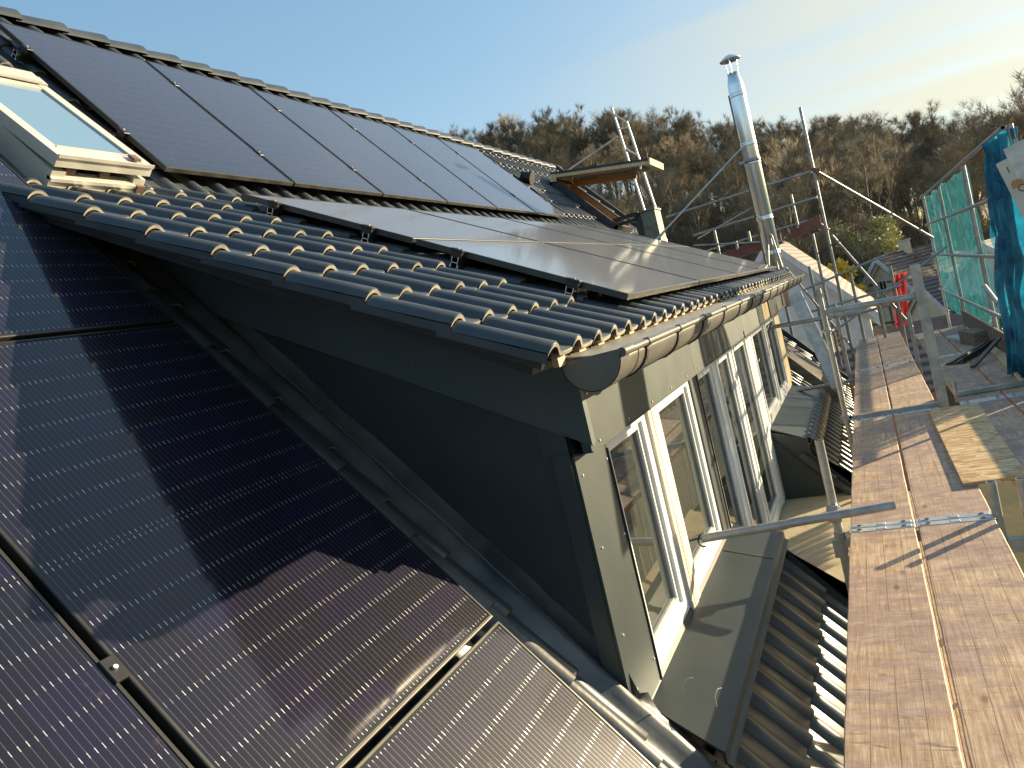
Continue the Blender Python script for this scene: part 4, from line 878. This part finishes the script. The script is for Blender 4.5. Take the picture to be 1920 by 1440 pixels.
tube_thing((1.95, 11.9, -1.42), (3.05, 11.95, -1.34), 'low rail closing the far end of the planks', 'far cross rails', .022, 'guard rail')
# ladder frame behind the opened roof window
t = thing('ladder_frame', 'bright narrow scaffold ladder frame behind the opened roof window', 'ladder frame', (-1.1, 13.0, .3))
for nm, a, b in (('stile', (-1.29, 13.0, 3.55), (-.98, 12.9, .10)), ('stile', (-1.06, 13.0, 3.20), (-.74, 12.9, .05))):
    mb = MB(); mb.tube(a, b, .022, 8); mb.build(nm, 'steel_bright', t)
for a, b in (((-1.275, 13, 3.42), (-1.06, 13, 3.18)), ((-1.255, 13, 3.12), (-1.05, 13, 3.08)), ((-1.215, 13, 2.72), (-1.015, 13, 2.52)), ((-1.07, 12.95, 1.42), (-.88, 12.95, 1.40))):
    mb = MB(); mb.tube(a, b, .016, 8); mb.build('rung', 'steel_bright', t)
for k, x in enumerate((-1.02, -.93, -.80)):
    post(x, 12.6, -.5, 1.0, ('left', 'middle', 'right')[k]+' one of three bright tubes below the black arm', 'tubes below the black arm')
tube_thing((-1.30, 13.0, 2.98), (-2.9, 13.0, 2.55), 'upper grey rail leading from the ladder frame to the ridge', 'rails left of the ladder frame', .020, 'guard rail')
tube_thing((-1.22, 13.0, 2.42), (-2.5, 12.9, 2.05), 'lower grey rail leading from the ladder frame over the open sash', 'rails left of the ladder frame', .020, 'guard rail')
# net-side posts and rails
for y, z1, lb in ((5.25, .335, 'tall net-side post behind the blue net'), (8.34, .31, 'tall net-side post at the near edge of the teal net'), (11.42, .30, 'tall net-side post showing through the teal net'), (14.4, .35, 'farthest net-side post, at the end of the teal net')):
    post(XS, y, -4.2, z1, lb, PG_OUT, rosettes=(-1.87, -.75))
hs = ((.325, 'top'), (-.19, 'second'), (-.755, 'third'), (-1.42, 'lowest'))
for (a, b, bl) in ((5.25, 8.34, 'between the blue net and the teal net'), (8.34, 11.42, 'on the near half of the teal net'), (11.42, 14.4, 'on the far half of the teal net')):
    for z, nm in hs:
        if nm == 'lowest' and b < 8: continue
        tube_thing((XS-.05, a, z), (XS-.05, b, z), '%s net-side guard rail %s' % (nm, bl), 'net-side guard rails', .0205, 'guard rail')
tube_thing((XS-.07, 8.0, -1.10), (XS-.09, 5.9, -1.50), 'sloping pole reaching from the teal net to the blue net', None, .024, 'brace')
for (a, b, bl) in ((2.3, 5.2, 'beside the chipboard'), (5.3, 8.3, 'below the blue net'), (8.4, 11.4, 'below the teal net')):
    t = thing('toe_board', 'long toe board on edge at the net side, '+bl, 'toe board', (3.73, (a+b)/2, DZ), 'toe boards at the net side')
    mb = MB(); mb.box((3.715, a, DZ+.005), (3.745, b, DZ+.25), 0, None, .003); mb.build('board', 'grey_wood', t)
t = thing('timber_plank', 'fresh yellow timber plank lying along the net-side deck edge', 'timber', (3.64, 7.2, DZ+.02))
mb = MB(); mb.hexa([(3.56, 5.7, DZ+.004), (3.66, 5.7, DZ+.004), (3.70, 8.35, DZ+.004), (3.62, 8.25, DZ+.004), (3.56, 5.7, DZ+.034), (3.66, 5.7, DZ+.034), (3.70, 8.35, DZ+.034), (3.62, 8.25, DZ+.034)]); mb.build('board', 'raw_wood', t)
# loose black gutter pieces and off-cuts
t = thing('gutter_offcut', 'black ribbed cover strip lying across the outer lane', 'sheet-metal strip', (3.45, 8.0, DZ))
mb = MB(); a, b = Vector((3.20, 7.55, DZ+.004)), Vector((3.72, 8.55, DZ+.05)); sd2 = Vector((.085, -.055, 0)); up = Vector((0, 0, .012))
for k in range(5):
    s0 = sd2*(k/2.5-1); s1 = sd2*((k+.8)/2.5-1)
    mb.hexa([a+s0, b+s0, b+s1, a+s1, a+s0+up*(1+k % 2), b+s0+up*(1+k % 2), b+s1+up*(1+k % 2), a+s1+up*(1+k % 2)])
mb.hexa([a+sd2*1.0, b+sd2*1.0, b+sd2*1.05, a+sd2*1.05, a+sd2*1.0+Vector((0, 0, .06)), b+sd2*1.0+Vector((0, 0, .06)), b+sd2*1.05+Vector((0, 0, .06)), a+sd2*1.05+Vector((0, 0, .06))]); mb.build('strip', 'black', t)
t = thing('gutter_offcut', 'narrow black profile propped against the net-side rail', 'sheet-metal strip', (3.36, 7.2, DZ))
mb = MB(); a, b = Vector((3.33, 7.05, DZ+.01)), Vector((3.73, 7.85, DZ+.17)); s1 = Vector((.022, -.012, 0)); u1 = Vector((0, 0, .022))
mb.hexa([a-s1, b-s1, b+s1, a+s1, a-s1+u1, b-s1+u1, b+s1+u1, a+s1+u1]); mb.build('profile', 'black', t)
for k, (p, q_, wd, hh, lb, mm) in enumerate((((3.42, 10.1, 0), (3.60, 9.1, 0), .07, .03, 'white-edged flat off-cut lying on the outer lane', 'render_white'), ((3.55, 9.3, 0), (3.66, 8.8, 0), .10, .16, 'grey cardboard box by the net-side edge', 'grey_wood'))):
    t = thing('offcut', lb, 'off-cut', (p[0], p[1], DZ)); a = Vector((p[0], p[1], DZ+.004)); b = Vector((q_[0], q_[1], DZ+.004)); s1 = Vector((wd, wd*.3, 0)); u1 = Vector((0, 0, hh))
    mb = MB(); mb.hexa([a-s1, b-s1, b+s1, a+s1, a-s1+u1, b-s1+u1, b+s1+u1, a+s1+u1]); mb.build('piece', mm, t)
# yellow scrap in the gap between the lanes
# nets --------------------------------------------------------------------
t = thing('safety_net', 'translucent teal safety net stretched along the outer guard rails', 'safety net', (3.79, 11.5, -1.8))
def teal(s, q):
    y = 8.36+s*6.5; z = -1.82+q*2.16
    sag = .05*math.sin(q*PI)*math.sin(s*9)+.045*noise.noise(Vector((y*1.5, z*1.1, 3)))+.02*noise.noise(Vector((y*4, z*3, 8)))
    e = .09*math.sin(q*7+1)*max(0, 1-s*9)
    return Vector((3.80+sag, y+e+.05*noise.noise(Vector((z*3, 1, 1))), z-.05*abs(math.sin(s*14))*(q > .9)))
mb = MB(); mb.grid(teal, 110, 40); mb.build('mesh', 'teal_net', t)
t = thing('safety_net', 'bunched dark blue safety net hanging down at the right frame edge', 'safety net', (3.72, 5.4, -2.0))
def blue(s, q):
    # gathered curtain: deep pleats
    z = .30-q*2.36; y = 6.15-s*.98+.55*q*(1-s*.3)
    pl = .055*math.sin(s*46+2*noise.noise(Vector((z*1.4, s*3, 0))))+.03*math.sin(s*97+z*3)
    return Vector((3.74+pl-.10*q+.05*noise.noise(Vector((s*6, z*2.5, 4))), y+.08*noise.noise(Vector((z*1.8, s*4, 2)))+.05*math.sin(z*5), z))
mb = MB(); mb.grid(blue, 200, 90); nb = mb.build('mesh', 'blue_net', t)
mb = MB(); q = random.Random(5)
for k in range(5):
    y = 6.3-.22*k; c0 = Vector((3.60+.05*q.random(), y, -1.70)); mb.path([c0+Vector((.05*math.sin(a*1.3+k), .08*math.cos(a+k), -.24*a/3.0+.03*math.sin(a*3))) for a in [i*.35 for i in range(9)]], .006, 5)
mb.build('rope_end', 'blue_net', t)
mb = MB()
for k in range(90):   # loose glossy strands
    s = q.random(); v = q.random()*.9; p0 = blue(s, v); p1 = blue(min(1, s+q.uniform(-.02, .02)), min(1, v+q.uniform(.02, .07))); mb.path([p0+Vector((-.03, 0, 0)), (p0+p1)/2+Vector((-.045, q.uniform(-.02, .02), 0)), p1+Vector((-.03, 0, 0))], .0035, 4)
mb.build('strand', 'teal_net', t)
t = thing('red_netting', 'crumpled red debris netting hanging at the far end of the planks', 'netting', (2.92, 11.8, -1.7))
def redn(s, q):
    z = -.88-q*.86; x = 2.90+s*.20-q*.10+.03*noise.noise(Vector((s*5, z*5, 1))); return Vector((x, 11.8+.06*math.sin(s*20+z*3)+.08*noise.noise(Vector((s*3, z*6, 3))), z))
mb = MB(); mb.grid(redn, 40, 40); mb.build('mesh', 'red_net', t)
# placard at the right edge
t = thing('placard', 'pale tilted scaffold placard with a small truck picture', 'placard', (3.42, 3.35, -.6))
pa = Matrix.Translation((3.325, 3.32, -.055)) @ Matrix.Rotation(R(-13), 4, 'Y') @ Matrix.Rotation(R(-8), 4, 'Z')
mb = MB(); mb.box((0, 0, -.66), (.36, .014, 0), 0, pa, .004); pb = mb.build('board', 'cream', t)
mb = MB(); mb.box((.065, -.004, -.14), (.36, -.001, .06), 0, pa); mb.build('grey_plate', 'steel_bright', pb)
mb = MB(); mb.box((.022, -.0035, -.185), (.085, -.001, -.150), 0, pa); mb.box((.030, -.0035, -.150), (.075, -.001, -.138), 0, pa); mb.build('truck_picture', 'pine', pb)
for cx in (.066, .150):
    mb = MB(); n = 18; c = Vector((cx, -.004, -.198))
    vs = [pa @ (c+Vector((math.cos(2*PI*i/n)*r, 0, math.sin(2*PI*i/n)*r))) for r in (.022, .016) for i in range(n)]
    mb.add(vs, [(i, (i+1) % n, n+(i+1) % n, n+i) for i in range(n)]); mb.build('wheel_ring', 'dark_steel', pb)
mb = MB(); mb.box((.040, -.003, -.085), (.046, -.001, -.045), 0, pa); mb.build('slot', 'timber_dark', pb)
# ------------------------------------------------------------------ ground and hill
CREST = [(-140, 30), (-90, 26), (-51.5, 20.4), (-39.7, 18.5), (-23.8, 13.5), (-16.5, 11.2), (-8.6, 7.2), (8.4, 1.6), (19.3, -2.4), (50, -5.5), (140, -7)]
def crest(x):
    for (x0, z0), (x1, z1) in zip(CREST, CREST[1:]):
        if x0 <= x <= x1: return z0+(z1-z0)*(x-x0)/(x1-x0)
    return CREST[0][1] if x < CREST[0][0] else CREST[-1][1]
GZ0 = -7.5
def ground_z(x, y):
    s = max(0, min(1, (y-48)/(114-48))); s = s*s*(3-2*s)*.45+s*.55
    h = GZ0+(crest(x)-GZ0)*s
    if y > 114: h -= (y-114)*.12
    return h+.5*s*noise.noise(Vector((x*.09, y*.09, 0)))
mb = MB()
def terr(s, t): x = -150+300*s; y = 44+150*t; return Vector((x, y, ground_z(x, y)))
mb.grid(terr, 75, 50); tag(mb.build('hill', 'leaf_litter'), kind='structure')
mb = MB(); mb.quad((-900, -900, GZ0-.004), (900, -900, GZ0-.004), (900, 46, GZ0-.004), (-900, 46, GZ0-.004)); mb.quad((-900, 46, GZ0-.3), (900, 46, GZ0-.3), (1200, 1600, -30), (-1200, 1600, -30)); tag(mb.build('ground', 'ground'), kind='structure')
# ------------------------------------------------------------------ trees
def limb(mb, p0, p1, r0, r1, n): mb.tube(p0, p1, r0, n, 0, r1, caps=False)
def bare_tree(seed, H=14.0):
    """tall woodland tree: slim trunk running to the top, ascending limbs, fine twig fans"""
    q = random.Random(seed); tr = MB(); cr = MB()
    def twigs(p, d, n, ln):
        for k in range(n):
            v = (d*.8+Vector((q.gauss(0, .5), q.gauss(0, .5), q.gauss(.2, .35)))).normalized(); l_ = ln*q.uniform(.4, 1.2); wv = v.orthogonal().normalized()*q.uniform(.006, .014)
            b = p+v*l_*.5; c = b+(v+Vector((q.gauss(0, .25), q.gauss(0, .25), q.gauss(.12, .15)))).normalized()*l_*.6
            cr.add([p-wv, p+wv, b+wv*.7, b-wv*.7, c], [(0, 1, 2, 3), (3, 2, 4)])
    def branch(p, d, length, r, lev):
        n = 3 if lev == 0 else 2; pts = [p]; dd = d.normalized()
        for i in range(n):
            dd = (dd+Vector((q.gauss(0, .10), q.gauss(0, .10), q.gauss(.13, .07)))).normalized(); pts.append(pts[-1]+dd*length/n)
        for i in range(n): limb(cr if lev else tr, pts[i], pts[i+1], r*(1-.7*i/n), r*(1-.7*(i+1)/n), 4 if lev == 0 else 3)
        def at(s):
            i = min(n-1, int(s*n)); return pts[i].lerp(pts[i+1], s*n-i)
        if lev < 2:
            for k in range((q.randint(6, 8), q.randint(3, 5))[lev]):
                s = q.uniform(.22, .98); o = dd.orthogonal().normalized(); o2 = dd.cross(o); an = q.uniform(0, 6.28)
                branch(at(s), dd+(o*math.cos(an)+o2*math.sin(an))*q.uniform(.35, .75), length*q.uniform(.28, .5), r*q.uniform(.35, .5), lev+1)
            twigs(pts[-1], dd, 5, .8)
        else:
            for k in range(3): twigs(at(q.uniform(.3, 1)), dd, 3, .75)
    n = 9; pts = [Vector((0, 0, -.3))]; d = Vector((q.gauss(0, .05), q.gauss(0, .05), 1)).normalized()
    for i in range(n): d = (d+Vector((q.gauss(0, .045), q.gauss(0, .045), .05))).normalized(); pts.append(pts[-1]+d*H*.93/n)
    r0 = H*.0125
    for i in range(n): limb(tr, pts[i], pts[i+1], r0*(1-.085*i), r0*(1-.085*(i+1)), 6)
    for k in range(17):
        s = .34+.64*(k+q.random())/17; i = min(n-1, int(s*n)); p = pts[i].lerp(pts[i+1], s*n-i); an = k*2.4+q.uniform(-.7, .7); up = .75+.9*s
        branch(p, Vector((math.cos(an), math.sin(an), up)), H*(.34-.20*s)*q.uniform(.8, 1.25), r0*(1-.8*s)*.55+.012, 0)
    twigs(pts[-1], d, 12, 1.2)
    return tr.mesh('bare_trunk', 'bark'), cr.mesh('bare_crown', 'twig')
VAR = [bare_tree(s, 14) for s in (1, 2, 3, 4, 5, 6, 7)]
q = random.Random(21)
def place_tree(x, y, sc, label, group, var=None):
    tm, cm = VAR[var if var is not None else q.randrange(len(VAR))]
    t = thing('bare_tree', label, 'tree', (x, y, ground_z(x, y)), group); t.rotation_euler = (q.gauss(0, .03), q.gauss(0, .03), q.uniform(0, 6.28)); t.scale = (sc*q.uniform(1.1, 1.35), sc*q.uniform(1.1, 1.35), sc)
    a = bpy.data.objects.new('trunk', tm); C.objects.link(a); a.parent = t
    b = bpy.data.objects.new('crown', cm); C.objects.link(b); b.parent = t
for i in range(100):
    x = -58+i*.87+q.gauss(0, .4); place_tree(x, 113+q.uniform(-4, 4), q.uniform(.90, 1.04), 'bare leafless tree on the skyline of the hill', 'bare trees on the skyline')
n = 0
while n < 195:
    y = 52+58*q.random()**.9; x = q.uniform(-.50*y, .26*y+2)
    tt_ = (x-2.5)*.68+(y-55)*.73; pd_ = abs((x-2.5)*.73-(y-55)*.68)
    if 2 < tt_ < 50 and pd_ < 3.6: continue
    place_tree(x, y, q.uniform(.62, .98), 'bare leafless tree on the slope of the wooded hill', 'bare trees on the slope'); n += 1
# undergrowth: uncountable brown brush over the slope
mb = MB()
for k in range(26000):
    y = 50+66*q.random(); x = q.uniform(-.55*y, .32*y); z = ground_z(x, y); h = q.uniform(.8, 3.4); a = Vector((x, y, z)); v = Vector((q.gauss(0, .35), q.gauss(0, .35), 1)).normalized(); wv = Vector((q.gauss(0, 1), q.gauss(0, 1), 0)).normalized()*q.uniform(.03, .09)
    mb.add([a-wv, a+wv, a+v*h], [(0, 1, 2)])
tag(mb.build('undergrowth', 'twig'), 'brown brush and saplings covering the floor of the wooded hill', 'undergrowth', kind='stuff')
def leafy(name, label, cat, x, y, rx, rz, z0, material, count, leaf, seed, lobes=9, group=None, trunk=True):
    qq = random.Random(seed); t = thing(name, label, cat, (x, y, ground_z(x, y) if y > 48 else GZ0), group); base = t.location.z
    if trunk:
        mb = MB(); mb.tube((x, y, base-.2), (x+.1, y, z0+rz*.4), rx*.07, 7, 0, rx*.03, False)
        for k in range(6): a = qq.uniform(0, 6.28); mb.tube((x+.05, y, z0-rz*.3), (x+rx*.6*math.cos(a), y+rx*.6*math.sin(a), z0+rz*qq.uniform(0, .6)), rx*.03, 5, 0, rx*.01, False)
        mb.build('trunk', 'bark', t)
    cs = [(Vector((x+qq.gauss(0, rx*.42), y+qq.gauss(0, rx*.42), z0+qq.gauss(.05, .42)*rz)), qq.uniform(.34, .6)) for _ in range(lobes)]
    mb = MB()
    for k in range(count):
        c, rr = cs[qq.randrange(len(cs))]; v = Vector((qq.gauss(0, 1), qq.gauss(0, 1), qq.gauss(0, 1))).normalized()*qq.random()**.45
        p = c+Vector((v.x*rx*rr, v.y*rx*rr, v.z*rz*rr)); d = Vector((qq.gauss(0, 1), qq.gauss(0, 1), qq.gauss(.3, .8))).normalized(); o = d.orthogonal().normalized(); s = leaf*qq.uniform(.6, 1.4)
        mb.add([p-o*s*.5, p+d*s-o*s*.25, p+d*s+o*s*.25, p+o*s*.5], [(0, 1, 2, 3)])
    mb.build('crown', material, t)
    return t
leafy('leafy_tree', 'round pale green tree just coming into leaf behind the gable house', 'tree', 2.55, 55, 2.0, 2.2, -.6, 'leaf', 9000, .15, 31, 18)
leafy('leafy_tree', 'dark ivy-clad tree right of the pale green tree', 'tree', 4.6, 57, 1.6, 2.6, -1.9, 'evergreen', 8000, .16, 32, 14)
leafy('leafy_tree', 'dark evergreen tree behind the roof of the half-timbered house', 'tree', 3.6, 62, 1.8, 1.9, -1.7, 'evergreen', 6500, .16, 37, 11)
leafy('forsythia_bush', 'bright yellow flowering bush behind the white gable', 'bush', 1.40, 47, .95, .9, -1.35, 'blossom', 1500, .16, 33, 8, 'yellow flowering bushes', False)
leafy('forsythia_bush', 'smaller yellow bush between the white gable and the next house', 'bush', 2.05, 46, .6, .65, -2.6, 'blossom', 900, .14, 34, 7, 'yellow flowering bushes', False)
leafy('garden_hedge', 'dark green garden hedge between the houses', 'hedge', .9, 50, 1.6, 1.2, -2.4, 'evergreen', 5000, .14, 35, 12, None, False)
leafy('garden_bush', 'low green bush below the right-hand house', 'bush', 7.7, 38, 1.6, 1.0, -5.2, 'evergreen', 2200, .22, 36, 8, None, False)
# ------------------------------------------------------------------ neighbouring houses
def nhouse(name, label, loc, yaw, wx, wy, eave, ridge, wall, roofm, wins=(), chim=True, over=.35, timber=False):
    """ridge along local x; local origin at the ridge-end gable, ground level"""
    t = thing(name, label, 'house', loc, None); t.rotation_euler = (0, 0, yaw); WL[t.name] = Vector()
    h2 = wy/2; mb = MB()
    mb.extrude([(0, -h2, 0), (0, h2, 0), (0, h2, eave), (0, 0, ridge), (0, -h2, eave)], (wx, 0, 0)); wl_ = mb.build('wall', wall, t)
    mb = MB(); sl = (ridge-eave)/h2; hb = h2+over; eb = eave-over*sl
    for s in (1, -1):
        mb.hexa([(-over, 0, ridge+.05), (wx+over, 0, ridge+.05), (wx+over, s*hb, eb+.05), (-over, s*hb, eb+.05), (-over, 0, ridge+.19), (wx+over, 0, ridge+.19), (wx+over, s*hb, eb+.19), (-over, s*hb, eb+.19)])
    rf = mb.build('roof', roofm, t)
    mb = MB()
    for s in (1, -1):
        mb.hexa([(-over-.04, 0, ridge-.12), (-over, 0, ridge-.12), (-over, s*hb, eb-.12), (-over-.04, s*hb, eb-.12), (-over-.04, 0, ridge+.20), (-over, 0, ridge+.20), (-over, s*hb, eb+.20), (-over-.04, s*hb, eb+.20)])
        mb.hexa([(-over*.4-.04, 0, ridge-.32), (-over*.4, 0, ridge-.32), (-over*.4, s*hb, eb-.32), (-over*.4-.04, s*hb, eb-.32), (-over*.4-.04, 0, ridge+.02), (-over*.4, 0, ridge+.02), (-over*.4, s*hb, eb+.02), (-over*.4-.04, s*hb, eb+.02)])
    mb.build('verge_board', 'render_white', rf)
    if chim:
        mb = MB(); mb.box((wx*.35, -.25, ridge-.3), (wx*.35+.5, .25, ridge+.75)); mb.box((wx*.35-.05, -.3, ridge+.75), (wx*.35+.55, .3, ridge+.83)); mb.build('chimney', wall, rf)
    for (face, a, z, ww, hh) in wins:
        mb = MB(); gl = MB()
        if face == 'g':
            mb.box((-.06, a-ww/2-.07, z-.07), (.02, a+ww/2+.07, z+hh+.07)); gl.box((-.075, a-ww/2, z), (-.055, a-.03, z+hh)); gl.box((-.075, a+.03, z), (-.055, a+ww/2, z+hh))
        else:
            sg = -1 if face == 's' else 1; y0 = sg*h2
            mb.box((a-ww/2-.07, y0-.06, z-.07), (a+ww/2+.07, y0+.06, z+hh+.07)); gl.box((a-ww/2, y0-.075, z), (a-.03, y0+.075, z+hh)); gl.box((a+.03, y0-.075, z), (a+ww/2, y0+.075, z+hh))
        f = mb.build('window', 'render_white', t); gl.build('pane', 'pane', f)
    if timber:
        mb = MB()
        for z in (eave-.1, eave-1.25, eave-2.5): mb.box((-.03, -h2, z), (.0, h2, z+.14))
        for k in range(7): y = -h2+k*wy/6; mb.box((-.034, y-.06, eave-2.5), (-.002, y+.06, eave))
        mb.box((-.03, -h2*.5, eave+(ridge-eave)*.45), (.0, h2*.5, eave+(ridge-eave)*.45+.12)); mb.build('timber_frame', 'timber_dark', wl_)
    return t
nhouse('neighbour_house', 'big white gabled house with broad pale eaves beyond the flue', (-.40, 28, GZ0), R(90), 9, 5.6, 5.0, 8.15, 'render_white', 'house_tile', [('g', 1.2, 3.2, 1.0, 1.3), ('g', -1.2, 3.2, 1.0, 1.3), ('g', -.2, .8, 2.0, 2.1)], False, .3)
nhouse('neighbour_house', 'small half-timbered house with pale gable and red-brown roof', (3.55, 50, GZ0), R(52), 6.5, 5.0, 3.6, 6.35, 'render_cream', 'house_tile', [('g', -.9, 2.55, .7, .9), ('g', .1, 4.5, .4, .5), ('s', 2.0, 2.4, .9, 1.0)], True, .4, True)
nhouse('neighbour_house', 'cream house with dark roof seen through the teal net', (5.2, 44, GZ0), R(30), 5, 4.2, 2.9, 4.7, 'render_cream', 'house_tile', [('g', .4, 1.4, .9, 1.0), ('s', 1.6, 1.4, 1.0, 1.0)], False)
nhouse('neighbour_house', 'white house between the teal net and the blue net', (8.0, 42, GZ0), R(60), 6, 3.4, 4.6, 6.0, 'render_white', 'house_tile', [('g', -.5, 3.2, .6, .9), ('s', 1.8, 3.0, .9, 1.0)], False)
nhouse('garden_shed', 'low red-brown shed roof beyond the far plank ends', (1.0, 20.5, GZ0), R(0), 2.6, 2.6, 3.4, 4.4, 'brick_red', 'house_tile', [], False, .2)
nhouse('garage', 'grey flat-pitched garage beside the red netting', (2.0, 30, GZ0), R(0), 3.4, 3.6, 3.2, 3.9, 'render_cream', 'timber_dark', [('s', 1.6, .3, 2.2, 2.0)], False, .2)
